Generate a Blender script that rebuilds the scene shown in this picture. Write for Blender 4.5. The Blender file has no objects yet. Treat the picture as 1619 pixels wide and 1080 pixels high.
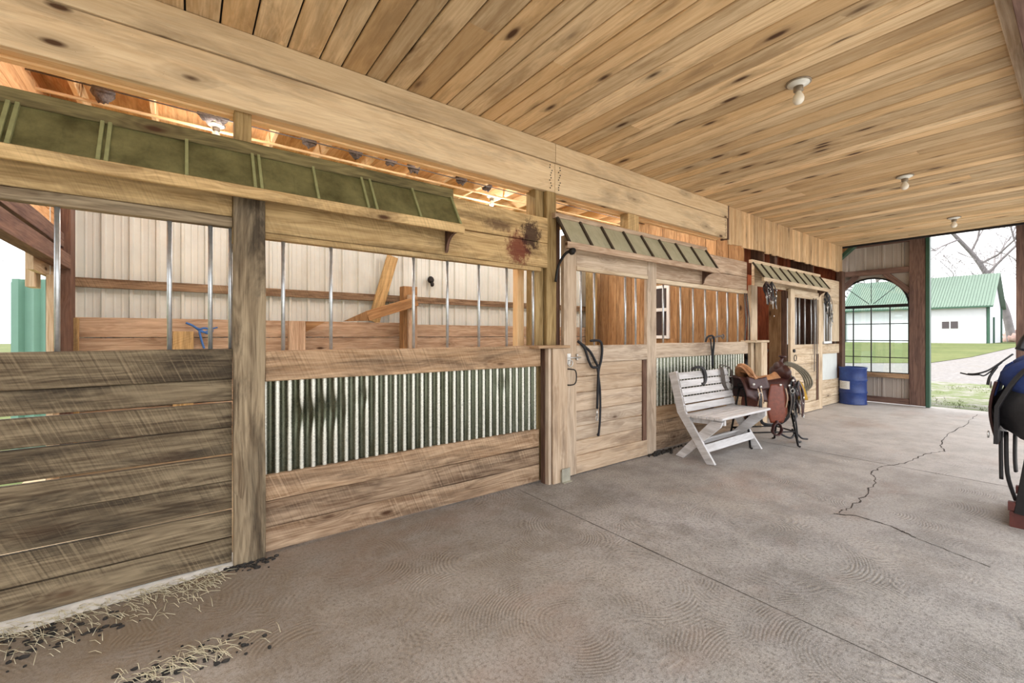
import bpy, math, random
from mathutils import Vector, Matrix, noise
PI = math.pi
YW = 3.05      # face of the stall front
R = random.Random(7)
SC = bpy.context.scene
COL = SC.collection

# ------------------------------------------------------------------ materials
def new_mat(name):
    m = bpy.data.materials.new(name); m.use_nodes = True
    nt = m.node_tree
    for n in list(nt.nodes): nt.nodes.remove(n)
    out = nt.nodes.new('ShaderNodeOutputMaterial'); b = nt.nodes.new('ShaderNodeBsdfPrincipled')
    nt.links.new(b.outputs[0], out.inputs[0])
    return m, nt, b

def srgb(c):
    r = []
    for v in c:
        v = v / 255.0
        r.append(v / 12.92 if v <= .04045 else ((v + .055) / 1.055) ** 2.4)
    return (r[0], r[1], r[2], 1.0)

class NT:
    def __init__(s, nt): s.nt = nt
    def n(s, t, **k):
        nd = s.nt.nodes.new(t)
        for a, v in k.items(): setattr(nd, a, v)
        return nd
    def L(s, a, b): s.nt.links.new(a, b)
    def put(s, sock, v):
        if hasattr(v, 'is_output'): s.L(v, sock)
        else: sock.default_value = v
    def math(s, op, a, b=None, clamp=False):
        nd = s.n('ShaderNodeMath', operation=op); nd.use_clamp = clamp
        s.put(nd.inputs[0], a)
        if b is not None: s.put(nd.inputs[1], b)
        return nd.outputs[0]
    def noise(s, vec, scale, detail=4, rough=.5, dist=0.0):
        nd = s.n('ShaderNodeTexNoise'); s.L(vec, nd.inputs['Vector'])
        nd.inputs['Scale'].default_value = scale; nd.inputs['Detail'].default_value = detail
        nd.inputs['Roughness'].default_value = rough; nd.inputs['Distortion'].default_value = dist
        return nd.outputs['Fac']
    def map(s, vec, scale, loc=(0, 0, 0)):
        nd = s.n('ShaderNodeMapping'); s.L(vec, nd.inputs['Vector'])
        nd.inputs['Scale'].default_value = scale; nd.inputs['Location'].default_value = loc
        return nd.outputs[0]
    def ramp(s, f, a, b, lo=0.0, hi=1.0):
        nd = s.n('ShaderNodeMapRange'); s.put(nd.inputs[0], f)
        nd.inputs[1].default_value = a; nd.inputs[2].default_value = b
        nd.inputs[3].default_value = lo; nd.inputs[4].default_value = hi
        return nd.outputs[0]
    def mix(s, f, a, b, mode='MIX'):
        nd = s.n('ShaderNodeMix', data_type='RGBA', blend_type=mode)
        s.put(nd.inputs[0], f); s.put(nd.inputs[6], a); s.put(nd.inputs[7], b)
        return nd.outputs[2]
    def bump(s, h, strength, dist=.01, normal=None):
        nd = s.n('ShaderNodeBump'); s.L(h, nd.inputs['Height'])
        nd.inputs['Strength'].default_value = strength; nd.inputs['Distance'].default_value = dist
        if normal is not None: s.L(normal, nd.inputs['Normal'])
        return nd.outputs[0]

def wood(name, light, dark, knot=.35, saw=0.0, stain=0.3, stain_col=(60, 52, 44), vary=.25, rough=.85,
         tint=None, tint_amt=0.0, spots=None, grain=1.0, ks=1.0, cr=(.38, .72)):
    m, nt, b = new_mat(name); g = NT(nt)
    uv = g.n('ShaderNodeUVMap').outputs[0]
    at = g.n('ShaderNodeAttribute', attribute_name='rnd'); sep = g.n('ShaderNodeSeparateColor')
    g.L(at.outputs['Color'], sep.inputs[0]); r0, r1, r2 = sep.outputs[0], sep.outputs[1], sep.outputs[2]
    # knots
    kv = g.map(uv, (2.2, 6.5, 1))
    vor = g.n('ShaderNodeTexVoronoi'); g.L(kv, vor.inputs['Vector']); vor.inputs['Scale'].default_value = 1.0
    ksep = g.n('ShaderNodeSeparateColor'); g.L(vor.outputs['Color'], ksep.inputs[0])
    pick = g.ramp(ksep.outputs[0], 1 - knot, 1 - knot + .02)
    D = vor.outputs['Distance']
    kn = g.math('MULTIPLY', g.ramp(D, .13 * ks, .06 * ks), pick)
    halo = g.math('MULTIPLY', g.ramp(D, .42, .1), pick)
    # displaced grain coordinate
    su = g.n('ShaderNodeSeparateXYZ'); g.L(uv, su.inputs[0])
    low = g.noise(g.map(uv, (.9, 5, 1)), 1.0, 2, .5)
    v2 = g.math('ADD', su.outputs[1], g.math('ADD', g.math('MULTIPLY', halo, .025), g.math('MULTIPLY', low, .035)))
    cb = g.n('ShaderNodeCombineXYZ'); g.L(su.outputs[0], cb.inputs[0]); g.L(v2, cb.inputs[1])
    gv = cb.outputs[0]
    fine = g.noise(g.map(gv, (2.2, 95 * grain, 1)), 1.0, 5, .6)
    broad = g.noise(g.map(gv, (.8, 14 * grain, 1)), 1.0, 4, .55)
    f = g.math('ADD', g.math('MULTIPLY', fine, .5), g.math('MULTIPLY', broad, .6))
    mid = g.noise(g.map(gv, (2.6, 36 * grain, 1), (5, 2, 0)), 1.0, 4, .65)
    f = g.math('ADD', f, g.math('MULTIPLY', g.math('SUBTRACT', mid, .5), .55))
    cath = g.noise(g.map(gv, (1.1, 8, 1), (9, 4, 0)), 1.0, 2, .45)
    f = g.math('ADD', f, g.math('MULTIPLY', g.math('SINE', g.math('ADD', g.math('MULTIPLY', cath, 70), g.math('MULTIPLY', halo, 14))), .05))
    f = g.ramp(f, cr[0], cr[1])
    v2n = g.n('ShaderNodeTexVoronoi'); g.L(g.map(uv, (7, 15, 1), (2, 5, 0)), v2n.inputs['Vector'])
    s2 = g.n('ShaderNodeSeparateColor'); g.L(v2n.outputs['Color'], s2.inputs[0])
    dots = g.math('MULTIPLY', g.ramp(v2n.outputs['Distance'], .09, .05), g.ramp(s2.outputs[1], .88, .9))
    col = g.mix(f, srgb(dark), srgb(light))
    if tint: col = g.mix(g.math('MULTIPLY', g.ramp(r1, .35, .95), tint_amt), col, srgb(tint))
    val = g.ramp(r0, 0, 1, 1 - vary, 1 + vary * .45)
    vc = g.n('ShaderNodeCombineColor')
    for i in range(3): g.L(val, vc.inputs[i])
    col = g.mix(1.0, col, vc.outputs[0], 'MULTIPLY')
    geo = g.n('ShaderNodeNewGeometry').outputs['Position']
    blot = g.noise(g.map(uv, (1.1, 5.5, 1), (3, 7, 0)), 1.0, 6, .68, .4)
    bl = g.math('MULTIPLY', g.ramp(blot, .49, .64), stain)
    col = g.mix(bl, col, srgb(stain_col))
    if saw:
        sv = g.math('ADD', su.outputs[0], g.math('MULTIPLY', g.math('MULTIPLY', su.outputs[1], su.outputs[1]), .0))
        cc = g.n('ShaderNodeCombineXYZ')
        g.L(g.math('ADD', su.outputs[0], g.math('MULTIPLY', su.outputs[1], .42)), cc.inputs[0])
        nz = g.noise(g.map(cc.outputs[0], (75, 2.5, 1)), 1.0, 3, .7, .25)
        mask = g.noise(g.map(uv, (1.6, 4, 1), (11, 3, 0)), 1.0, 2, .5)
        sw = g.math('MULTIPLY', g.ramp(nz, .5, .66), g.ramp(mask, .36, .62))
        sl = g.math('MULTIPLY', g.ramp(nz, .46, .36), g.ramp(mask, .36, .62))
        col = g.mix(g.math('MULTIPLY', sw, saw), col, srgb(tuple(x * .55 for x in dark)))
        col = g.mix(g.math('MULTIPLY', sl, saw * .5), col, srgb(tuple(min(255, x * 1.18) for x in light)))
        f = g.math('SUBTRACT', f, g.math('MULTIPLY', sw, .8))
    kc = srgb((74, 48, 30)) if sum(light) > 330 else srgb((50, 40, 32))
    col = g.mix(g.math('MULTIPLY', dots, .7), col, kc)
    col = g.mix(g.math('MULTIPLY', halo, .35), col, kc)
    col = g.mix(g.math('MULTIPLY', kn, .95), col, kc)
    for (c, rad, sc, amt) in (spots or []):
        # paint splash / smear with a ragged outline
        vs = g.n('ShaderNodeVectorMath', operation='SUBTRACT'); g.L(geo, vs.inputs[0]); vs.inputs[1].default_value = c
        vm = g.n('ShaderNodeVectorMath', operation='DIVIDE'); g.L(vs.outputs[0], vm.inputs[0]); vm.inputs[1].default_value = rad
        ln = g.n('ShaderNodeVectorMath', operation='LENGTH'); g.L(vm.outputs[0], ln.inputs[0])
        nn = g.noise(geo, 22, 7, .75)
        ms = g.math('MULTIPLY', g.ramp(g.math('ADD', ln.outputs['Value'], g.math('MULTIPLY', g.math('SUBTRACT', nn, .5), 2.6)), 1.05, .55), amt)
        col = g.mix(ms, col, srgb(sc))
    g.L(col, b.inputs['Base Color']); b.inputs['Roughness'].default_value = rough
    b.inputs['Specular IOR Level'].default_value = .25
    g.L(g.bump(f, .35, .004), b.inputs['Normal'])
    return m

def plain(name, col, rough=.6, metal=0.0, var=.12, scale=14, bump=0.0, dirt=None, dirt_amt=.4):
    m, nt, b = new_mat(name); g = NT(nt)
    geo = g.n('ShaderNodeTexCoord').outputs['Object']
    nz = g.noise(geo, scale, 5, .6)
    c = srgb(col); lo = tuple(x * (1 - var) for x in c[:3]) + (1,); hi = tuple(min(1, x * (1 + var)) for x in c[:3]) + (1,)
    out = g.mix(g.ramp(nz, .3, .7), lo, hi)
    if dirt:
        d = g.noise(geo, scale * .35, 6, .7)
        out = g.mix(g.math('MULTIPLY', g.ramp(d, .5, .72), dirt_amt), out, srgb(dirt))
    g.L(out, b.inputs['Base Color']); b.inputs['Roughness'].default_value = rough; b.inputs['Metallic'].default_value = metal
    if bump: g.L(g.bump(nz, bump, .003), b.inputs['Normal'])
    return m

M = {}
M['ceiling'] = wood('pine_ceiling', (240, 214, 174), (198, 164, 120), knot=.6, ks=1.45, cr=(.3, .74), stain=.5, stain_col=(146, 116, 80), vary=.3, tint=(214, 172, 118), tint_amt=.55)
M['beam'] = wood('laminated_beam', (238, 216, 180), (208, 178, 138), knot=.5, cr=(.28, .78), stain=.35, stain_col=(126, 106, 88), vary=.15)
M['ledger'] = wood('fresh_pine', (248, 216, 170), (230, 186, 132), knot=.15, stain=.12, vary=.1)
M['kick'] = wood('weathered_oak', (148, 132, 106), (84, 70, 53), knot=.2, saw=.55, stain=.8, stain_col=(44, 37, 30), vary=.28)
M['kick2'] = wood('brown_oak', (188, 162, 134), (122, 96, 74), knot=.3, saw=.45, stain=.6, stain_col=(66, 52, 42), vary=.25, tint=(196, 152, 102), tint_amt=.35)
M['post'] = wood('grey_post', (170, 152, 124), (106, 90, 70), knot=.3, stain=.85, stain_col=(52, 44, 36), vary=.12)
M['header'] = wood('olive_pine', (224, 192, 140), (172, 140, 94), knot=.3, saw=.3, stain=.6, stain_col=(92, 76, 52), vary=.2,
    spots=[((2.36, 3.04, 2.13), (.15, .4, .17), (104, 38, 30), .85), ((2.5, 3.04, 2.26), (.13, .4, .16), (48, 26, 26), .9), ((2.15, 3.04, 2.3), (.16, .4, .05), (80, 56, 46), .6)])
M['door'] = wood('pale_door_wood', (214, 196, 174), (166, 144, 122), knot=.35, cr=(.33, .76), stain=.5, stain_col=(104, 84, 70), vary=.14, tint=(190, 152, 108), tint_amt=.3)
M['pale'] = wood('bright_pale_wood', (232, 214, 186), (192, 166, 134), knot=.25, stain=.35, stain_col=(150, 122, 98), vary=.12)
M['roof'] = wood('orange_sheathing', (240, 196, 144), (212, 156, 104), knot=.15, stain=.4, stain_col=(150, 92, 52), vary=.14)
M['knotty'] = wood('knotty_partition', (196, 156, 112), (144, 106, 70), knot=.6, stain=.4, stain_col=(96, 64, 42), vary=.32)
M['red'] = wood('red_brown_boards', (176, 100, 64), (116, 58, 36), knot=.3, stain=.4, stain_col=(70, 32, 24), vary=.25)
M['barnpost'] = wood('purple_brown_post', (140, 112, 98), (98, 74, 66), knot=.2, stain=.4, stain_col=(72, 56, 54), vary=.12)
M['pinkish'] = wood('pinkish_boards', (216, 192, 166), (168, 138, 112), knot=.35, stain=.4, stain_col=(118, 92, 74), vary=.18)
M['fascia'] = wood('tan_fascia_planks', (232, 202, 160), (198, 158, 114), knot=.3, stain=.35, stain_col=(134, 104, 76), vary=.25)
M['mossy'] = wood('mossy_top_board', (148, 134, 92), (92, 82, 54), knot=.2, stain=.7, stain_col=(58, 56, 36), vary=.15)
M['brownjamb'] = wood('dark_brown_jamb', (120, 92, 76), (78, 56, 46), knot=.1, stain=.4, stain_col=(50, 38, 34), vary=.1)
M['pt'] = wood('treated_post', (184, 158, 112), (132, 106, 66), knot=.1, stain=.5, stain_col=(86, 70, 44), vary=.1)
M['white_bench'] = wood('white_bench_paint', (224, 222, 222), (196, 192, 190), knot=.0, stain=.45, stain_col=(150, 144, 138), vary=.06)
M['galv'] = plain('galvanised_tube', (196, 200, 202), .38, .75, .15, 30)
M['darkmetal'] = plain('dark_steel', (44, 42, 42), .5, .6, .2, 30)
M['silver'] = plain('bright_hardware', (205, 203, 198), .35, .85, .1, 40)
M['oldmetal'] = plain('dull_hardware', (150, 138, 122), .6, .5, .25, 40)
M['siding'] = plain('painted_siding', (222, 226, 222), .55, 0, .05, 3, dirt=(184, 176, 160), dirt_amt=.3)
M['siding_in'] = plain('grey_beige_siding', (178, 166, 154), .6, 0, .06, 3)
M['green'] = plain('green_trim', (52, 86, 68), .45, 0, .1, 8)
M['greendoor'] = plain('mint_green_door', (108, 146, 130), .5, 0, .06, 5)
M['greenroof'] = plain('light_green_roof', (104, 122, 108), .5, 0, .06, 4)
M['white'] = plain('white_paint', (232, 232, 230), .5, 0, .03, 6)
M['shed'] = plain('white_shed_siding', (206, 206, 210), .6, 0, .03, 2)
M['dark'] = plain('dark_interior', (28, 24, 24), .9, 0, .2, 6)
M['black_leather'] = plain('black_leather', (30, 28, 30), .45, 0, .35, 60, .3)
M['black_rope'] = plain('black_webbing', (26, 26, 30), .7, 0, .3, 80, .2)
M['brown_leather'] = plain('dark_brown_leather', (66, 36, 32), .42, 0, .3, 45, .3)
M['fender'] = plain('red_brown_leather', (116, 56, 36), .42, 0, .25, 30, .25)
M['tan_leather'] = plain('tan_leather', (186, 136, 96), .38, 0, .15, 25, .2)
M['grey_strap'] = plain('grey_strap', (92, 84, 78), .6, 0, .3, 50, .2)
M['rope'] = plain('dull_lasso_rope', (116, 108, 92), .8, 0, .35, 90, .6)
M['yellow'] = plain('mustard_felt', (176, 136, 46), .9, 0, .15, 40, .3)
M['bluepad'] = plain('navy_blue_pad', (34, 52, 104), .85, 0, .2, 30, .3)
M['redwood'] = plain('dark_red_paint', (88, 44, 38), .6, 0, .2, 14, .1)
M['bluerope'] = plain('bright_blue_rope', (70, 122, 196), .7, 0, .15, 60, .3)
M['porcelain'] = plain('white_porcelain', (222, 222, 216), .35, 0, .04, 10)
M['nest'] = plain('mud_nest', (96, 84, 78), .95, 0, .5, 60, 1.0)
M['straw'] = plain('dry_straw', (206, 196, 166), .9, 0, .2, 20)
M['light_and_dust'] = plain('lime_dust_painted_sunlit', (240, 237, 230), .95, 0, .15, 25, .6)  # dust whitened to carry the sunlight leaking under the near panel
M['debris'] = plain('black_debris', (48, 44, 40), .95, 0, .5, 40, .8)
M['bark'] = plain('grey_bark', (132, 126, 126), .95, 0, .15, 3)
M['brick'] = plain('reddish_brush', (168, 140, 132), .95, 0, .2, 3)
M['crack'] = plain('dark_crack', (66, 58, 52), .95, 0, .2, 10)
M['bulb'] = plain('frosted_bulb', (240, 234, 222), .25, 0, .02, 5)
M['hoof'] = plain('worn_metal_plate', (170, 166, 150), .6, .3, .2, 12)

def mat_corr():
    # corrugated sheet: reflections painted in, dark along the troughs and bright on the ridges
    m, nt, b = new_mat('galvanised_corrugated'); g = NT(nt)
    geo = g.n('ShaderNodeNewGeometry').outputs['Position']
    sx = g.n('ShaderNodeSeparateXYZ'); g.L(geo, sx.inputs[0])
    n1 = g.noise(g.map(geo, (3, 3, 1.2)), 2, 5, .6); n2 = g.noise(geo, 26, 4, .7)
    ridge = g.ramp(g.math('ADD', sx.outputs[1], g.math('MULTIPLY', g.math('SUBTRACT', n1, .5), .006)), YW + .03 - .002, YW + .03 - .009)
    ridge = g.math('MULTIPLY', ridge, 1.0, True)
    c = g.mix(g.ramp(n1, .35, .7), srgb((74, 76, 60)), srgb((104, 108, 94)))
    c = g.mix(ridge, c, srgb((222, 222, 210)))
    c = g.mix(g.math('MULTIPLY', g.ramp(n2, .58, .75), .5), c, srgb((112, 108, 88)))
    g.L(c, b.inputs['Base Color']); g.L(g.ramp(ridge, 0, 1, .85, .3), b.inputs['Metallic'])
    g.L(g.ramp(n2, .3, .7, .2, .36), b.inputs['Roughness'])
    return m
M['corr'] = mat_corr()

def mat_pane(name, a, bcol, rough):
    m, nt, b = new_mat(name); g = NT(nt)
    geo = g.n('ShaderNodeNewGeometry').outputs['Position']
    n1 = g.noise(g.map(geo, (3, 3, 3)), 1.6, 7, .7); n2 = g.noise(g.map(geo, (14, 3, 3)), 2.0, 5, .7, .5)
    c = g.mix(g.ramp(n1, .3, .72), srgb(a), srgb(bcol))
    c = g.mix(g.math('MULTIPLY', g.ramp(n2, .52, .75), .35), c, srgb(tuple(x * .55 for x in a)))
    g.L(c, b.inputs['Base Color']); b.inputs['Roughness'].default_value = rough
    return m
M['pane1'] = mat_pane('algae_green_panel', (70, 68, 40), (132, 128, 86), .4)
M['pane2'] = mat_pane('sage_green_panel', (160, 156, 128), (186, 182, 156), .5)
M['rib1'] = plain('pale_green_rib', (146, 148, 104), .6, 0, .15, 20)
M['rib2'] = plain('dark_brown_rib', (62, 50, 38), .7, 0, .2, 20)

def mat_glass():
    m, nt, b = new_mat('window_glass'); g = NT(nt)
    out = [n for n in nt.nodes if n.type == 'OUTPUT_MATERIAL'][0]
    tr = g.n('ShaderNodeBsdfTransparent'); gl = g.n('ShaderNodeBsdfGlossy'); gl.inputs['Roughness'].default_value = .03
    mx = g.n('ShaderNodeMixShader'); mx.inputs[0].default_value = .07
    tr.inputs[0].default_value = (.93, .97, .96, 1)
    g.L(tr.outputs[0], mx.inputs[1]); g.L(gl.outputs[0], mx.inputs[2]); g.L(mx.outputs[0], out.inputs[0])
    return m
M['glass'] = mat_glass()
def mat_darkglass():
    m, nt, b = new_mat('dark_window_glass')
    b.inputs['Base Color'].default_value = srgb((64, 54, 54)); b.inputs['Roughness'].default_value = .08
    return m
M['darkglass'] = mat_darkglass()

def mat_floor():
    m, nt, b = new_mat('swirled_concrete'); g = NT(nt)
    geo = g.n('ShaderNodeNewGeometry').outputs['Position']
    dn = g.n('ShaderNodeTexNoise'); g.L(geo, dn.inputs['Vector']); dn.inputs['Scale'].default_value = 1.2; dn.inputs['Detail'].default_value = 4
    ad = g.n('ShaderNodeVectorMath', operation='MULTIPLY_ADD'); g.L(dn.outputs['Color'], ad.inputs[0])
    ad.inputs[1].default_value = (.12, .12, 0); g.L(geo, ad.inputs[2])
    flat = g.map(ad.outputs[0], (1, 1, 0))
    h = None
    for sc, off, fr in ((1.5, (0, 0, 0), 2 * PI / .016), (1.9, (3.3, 1.7, 0), 2 * PI / .019)):
        v = g.n('ShaderNodeTexVoronoi'); g.L(g.map(flat, (1, 1, 1), off), v.inputs['Vector']); v.inputs['Scale'].default_value = sc
        amp = g.ramp(g.noise(g.map(geo, (1, 1, 1), off), 2.6, 6, .72), .48, .62)
        amp = g.math('MULTIPLY', amp, g.ramp(v.outputs['Distance'], .08, .3))
        rg = g.math('MULTIPLY', g.math('SINE', g.math('MULTIPLY', v.outputs['Distance'], fr / sc)), amp)
        h = rg if h is None else g.math('ADD', h, rg)
    gr = g.noise(geo, 55, 6, .8)
    n1 = g.noise(geo, .8, 6, .65); n2 = g.noise(geo, 2.6, 8, .72); n3 = g.noise(geo, 190, 2, .6); n4 = g.noise(g.map(geo, (1, .45, 1), (4, 9, 0)), 1.3, 7, .7)
    c = g.mix(g.ramp(n1, .35, .65), srgb((152, 147, 140)), srgb((168, 163, 160)))
    c = g.mix(g.ramp(n2, .43, .60, 0, .7), c, srgb((108, 104, 101)))
    c = g.mix(g.ramp(n4, .5, .68, 0, .4), c, srgb((180, 170, 160)))
    c = g.mix(g.ramp(gr, .47, .64, 0, .75), c, srgb((70, 66, 62)))
    c = g.mix(g.ramp(n3, .52, .68, 0, .55), c, srgb((204, 198, 190)))
    c = g.mix(g.ramp(h, .1, 1.2, 0, .34), c, srgb((86, 78, 68)))
    c = g.mix(g.ramp(h, -.1, -1.2, 0, .3), c, srgb((190, 180, 164)))
    sx = g.n('ShaderNodeSeparateXYZ'); g.L(geo, sx.inputs[0])
    dirt = g.math('MULTIPLY', g.ramp(sx.outputs[0], 3.0, -.5), g.ramp(sx.outputs[1], .6, 2.6, .25, .8))
    c = g.mix(g.math('MULTIPLY', dirt, g.ramp(n2, .2, .6, .4, 1)), c, srgb((146, 126, 100)))
    light_and_dust = g.math('MULTIPLY', g.ramp(sx.outputs[0], 2.8, 8.5), g.ramp(n2, .3, .65, .85, .55))  # floor paled toward the far opening, daylight painted into its colour
    c = g.mix(light_and_dust, c, srgb((208, 200, 193)))
    rust = g.math('MULTIPLY', g.ramp(g.noise(g.map(geo, (.6, 1, 1), (8, 2, 0)), 1.1, 5, .6), .56, .7), .35)
    c = g.mix(rust, c, srgb((158, 128, 110)))
    g.L(c, b.inputs['Base Color']); b.inputs['Roughness'].default_value = .85
    b.inputs['Specular IOR Level'].default_value = .3
    hh = g.math('ADD', g.math('MULTIPLY', h, .5), g.math('MULTIPLY', gr, 1.6))
    g.L(g.bump(hh, .5, .005), b.inputs['Normal'])
    return m
M['floor'] = mat_floor()

def mat_ground(name, a, bb, c3, scale):
    m, nt, b = new_mat(name); g = NT(nt)
    geo = g.n('ShaderNodeNewGeometry').outputs['Position']
    n1 = g.noise(geo, scale, 6, .7); n2 = g.noise(geo, scale * .12, 4, .6)
    c = g.mix(g.ramp(n1, .35, .65), srgb(a), srgb(bb)); c = g.mix(g.ramp(n2, .45, .7, 0, .6), c, srgb(c3))
    g.L(c, b.inputs['Base Color']); b.inputs['Roughness'].default_value = .95
    b.inputs['Specular IOR Level'].default_value = .1
    return m
M['gravel'] = mat_ground('pale_gravel', (112, 108, 106), (138, 134, 132), (124, 118, 112), 9)
M['bounce_ground'] = mat_ground('pale_bounce_ground', (206, 200, 190), (222, 216, 208), (212, 204, 192), 9)  # unseen ground kept pale to reflect light up to the ceiling
M['lawn'] = mat_ground('spring_lawn', (78, 86, 50), (96, 104, 64), (110, 112, 72), 3)
M['patch'] = mat_ground('weedy_grass', (128, 150, 66), (190, 190, 150), (146, 166, 84), 6)
M['dirt'] = mat_ground('stall_dirt', (150, 130, 104), (176, 158, 130), (132, 112, 88), 8)

def mat_barrel():
    m, nt, b = new_mat('blue_barrel_paint'); g = NT(nt)
    geo = g.n('ShaderNodeNewGeometry').outputs['Position']
    n = g.noise(geo, 9, 6, .7)
    c = g.mix(g.ramp(n, .35, .7), srgb((30, 52, 112)), srgb((42, 70, 134)))
    c = g.mix(g.ramp(g.noise(geo, 30, 5, .7), .62, .75, 0, .6), c, srgb((150, 160, 190)))
    g.L(c, b.inputs['Base Color']); b.inputs['Roughness'].default_value = .4
    return m
M['barrel'] = mat_barrel()

# ------------------------------------------------------------------ mesh builder
class MB:
    def __init__(s): s.v = []; s.f = []; s.uv = []; s.rn = []; s.sm = []
    def face(s, idx, uvs, rn, smooth=False):
        s.f.append(idx); s.uv.append(uvs); s.rn.append(rn); s.sm.append(smooth)
    def board(s, p0, p1, w, t, up=(0, 0, 1), ch=.004, seg=None, jit=0.0, roll=0.0):
        """board from p0 to p1, w = size along 'up', t = thickness across"""
        p0 = Vector(p0); p1 = Vector(p1); d = p1 - p0; Ln = d.length; d.normalize()
        up = Vector(up); up = (up - d * up.dot(d)).normalized(); side = d.cross(up)
        if seg is None: seg = max(1, int(Ln / .25)) if jit else 1
        ch = min(ch, w * .3, t * .3)
        a, b = w / 2, t / 2
        prof = [(-a, -b + ch), (-a, b - ch), (-a + ch, b), (a - ch, b), (a, b - ch), (a, -b + ch), (a - ch, -b), (-a + ch, -b)]
        per = [0]
        for i in range(8):
            q, r_ = prof[i], prof[(i + 1) % 8]; per.append(per[-1] + math.hypot(q[0] - r_[0], q[1] - r_[1]))
        ou, ov = R.random() * 60, R.random() * 60; rn = (R.random(), R.random(), R.random(), 1)
        base = len(s.v); ph = R.random() * 100
        for k in range(seg + 1):
            u = k / seg; c = p0 + d * (Ln * u)
            j1 = j2 = 0
            if jit:
                j1 = noise.noise(Vector((ph, u * Ln * 1.7, 0))) * jit; j2 = noise.noise(Vector((ph + 9, u * Ln * 1.7, 5))) * jit
            for (x, y) in prof:
                s.v.append(c + up * (x + (j1 if x < 0 else j2)) + side * y)
        for k in range(seg):
            for i in range(8):
                j = (i + 1) % 8; A = base + k * 8
                u0, u1 = ou + Ln * k / seg, ou + Ln * (k + 1) / seg
                s.face([A + i, A + j, A + 8 + j, A + 8 + i], [(u0, ov + per[i]), (u0, ov + per[i + 1]), (u1, ov + per[i + 1]), (u1, ov + per[i])], rn)
        s.face([base + i for i in range(8)][::-1], [(ou + y_, ov + x_) for x_, y_ in prof][::-1], rn)
        E_ = base + seg * 8
        s.face([E_ + i for i in range(8)], [(ou + y_, ov + x_) for x_, y_ in prof], rn)
        return s
    def box(s, x0, x1, y0, y1, z0, z1, ch=.003, jit=0.0):
        """axis aligned; grain along the longest side"""
        dx, dy, dz = x1 - x0, y1 - y0, z1 - z0; cx, cy, cz = (x0 + x1) / 2, (y0 + y1) / 2, (z0 + z1) / 2
        if dx >= dy and dx >= dz: s.board((x0, cy, cz), (x1, cy, cz), dz, dy, (0, 0, 1), ch, jit=jit)
        elif dz >= dy: s.board((cx, cy, z0), (cx, cy, z1), dx, dy, (1, 0, 0), ch, jit=jit)
        else: s.board((cx, y0, cz), (cx, y1, cz), dx, dz, (1, 0, 0), ch, jit=jit)
        return s
    def tube(s, pts, r, n=8, flat=1.0, cap=True, closed=False, nrm=None):
        pts = [Vector(p) for p in pts]; m = len(pts); rn = (R.random(), R.random(), R.random(), 1)
        rs = r if isinstance(r, (list, tuple)) else [r] * m
        base = len(s.v); ref = Vector(nrm) if nrm else None; prev = None; ul = 0
        for i, p in enumerate(pts):
            if closed: t = pts[(i + 1) % m] - pts[i - 1]
            else: t = pts[min(i + 1, m - 1)] - pts[max(i - 1, 0)]
            if t.length < 1e-9: t = Vector((0, 0, 1))
            t.normalize()
            if ref is not None: a = ref - t * ref.dot(t)
            elif prev is not None: a = prev - t * prev.dot(t)
            else: a = Vector((0, 0, 1)) if abs(t.z) < .9 else Vector((1, 0, 0)); a = a - t * a.dot(t)
            if a.length < 1e-6: a = t.orthogonal()
            a.normalize(); prev = a; bb = t.cross(a)
            for k in range(n):
                an = 2 * PI * k / n
                s.v.append(p + a * (math.cos(an) * rs[i] * flat) + bb * (math.sin(an) * rs[i]))
        rng = m if closed else m - 1
        for i in range(rng):
            j = (i + 1) % m; L_ = (pts[j] - pts[i]).length
            for k in range(n):
                q = (k + 1) % n
                s.face([base + i * n + k, base + i * n + q, base + j * n + q, base + j * n + k],
                       [(ul, k * .01), (ul, k * .01 + .01), (ul + L_, k * .01 + .01), (ul + L_, k * .01)], rn, True)
            ul += L_
        if cap and not closed:
            s.face([base + k for k in range(n)][::-1], [(0, 0)] * n, rn)
            s.face([base + (m - 1) * n + k for k in range(n)], [(0, 0)] * n, rn)
        return s
    def lathe(s, c, prof, n=32, axis=(0, 0, 1), cap=True):
        c = Vector(c); ax = Vector(axis).normalized(); a = ax.orthogonal().normalized(); bb = ax.cross(a)
        base = len(s.v); m = len(prof); rn = (R.random(), R.random(), R.random(), 1)
        for (r, h) in prof:
            for k in range(n):
                an = 2 * PI * k / n; s.v.append(c + ax * h + (a * math.cos(an) + bb * math.sin(an)) * r)
        for i in range(m - 1):
            for k in range(n):
                q = (k + 1) % n
                s.face([base + i * n + k, base + i * n + q, base + (i + 1) * n + q, base + (i + 1) * n + k],
                       [(k * .1, i * .1), (q * .1, i * .1), (q * .1, i * .1 + .1), (k * .1, i * .1 + .1)], rn, True)
        if cap:
            s.face([base + k for k in range(n)][::-1], [(0, 0)] * n, rn)
            s.face([base + (m - 1) * n + k for k in range(n)], [(0, 0)] * n, rn)
        return s
    def prism(s, poly, ext, smooth=False):
        """poly: list of 3d points (planar), extruded by vector ext"""
        e = Vector(ext); n = len(poly); base = len(s.v); rn = (R.random(), R.random(), R.random(), 1); ou = R.random() * 50
        P = [Vector(p) for p in poly]; c = sum(P, Vector()) / n
        ax = (P[1] - P[0]).normalized(); nn = e.normalized(); ay = nn.cross(ax)
        for p in P: s.v.append(p)
        for p in P: s.v.append(p + e)
        uv = [(ou + (p - c).dot(ax), (p - c).dot(ay)) for p in P]
        s.face(list(range(base, base + n))[::-1], uv[::-1], rn, smooth)
        s.face(list(range(base + n, base + 2 * n)), uv, rn, smooth)
        for i in range(n):
            j = (i + 1) % n; l = (P[j] - P[i]).length
            s.face([base + i, base + j, base + n + j, base + n + i], [(ou, 0), (ou + l, 0), (ou + l, e.length), (ou, e.length)], rn, smooth)
        return s
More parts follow.
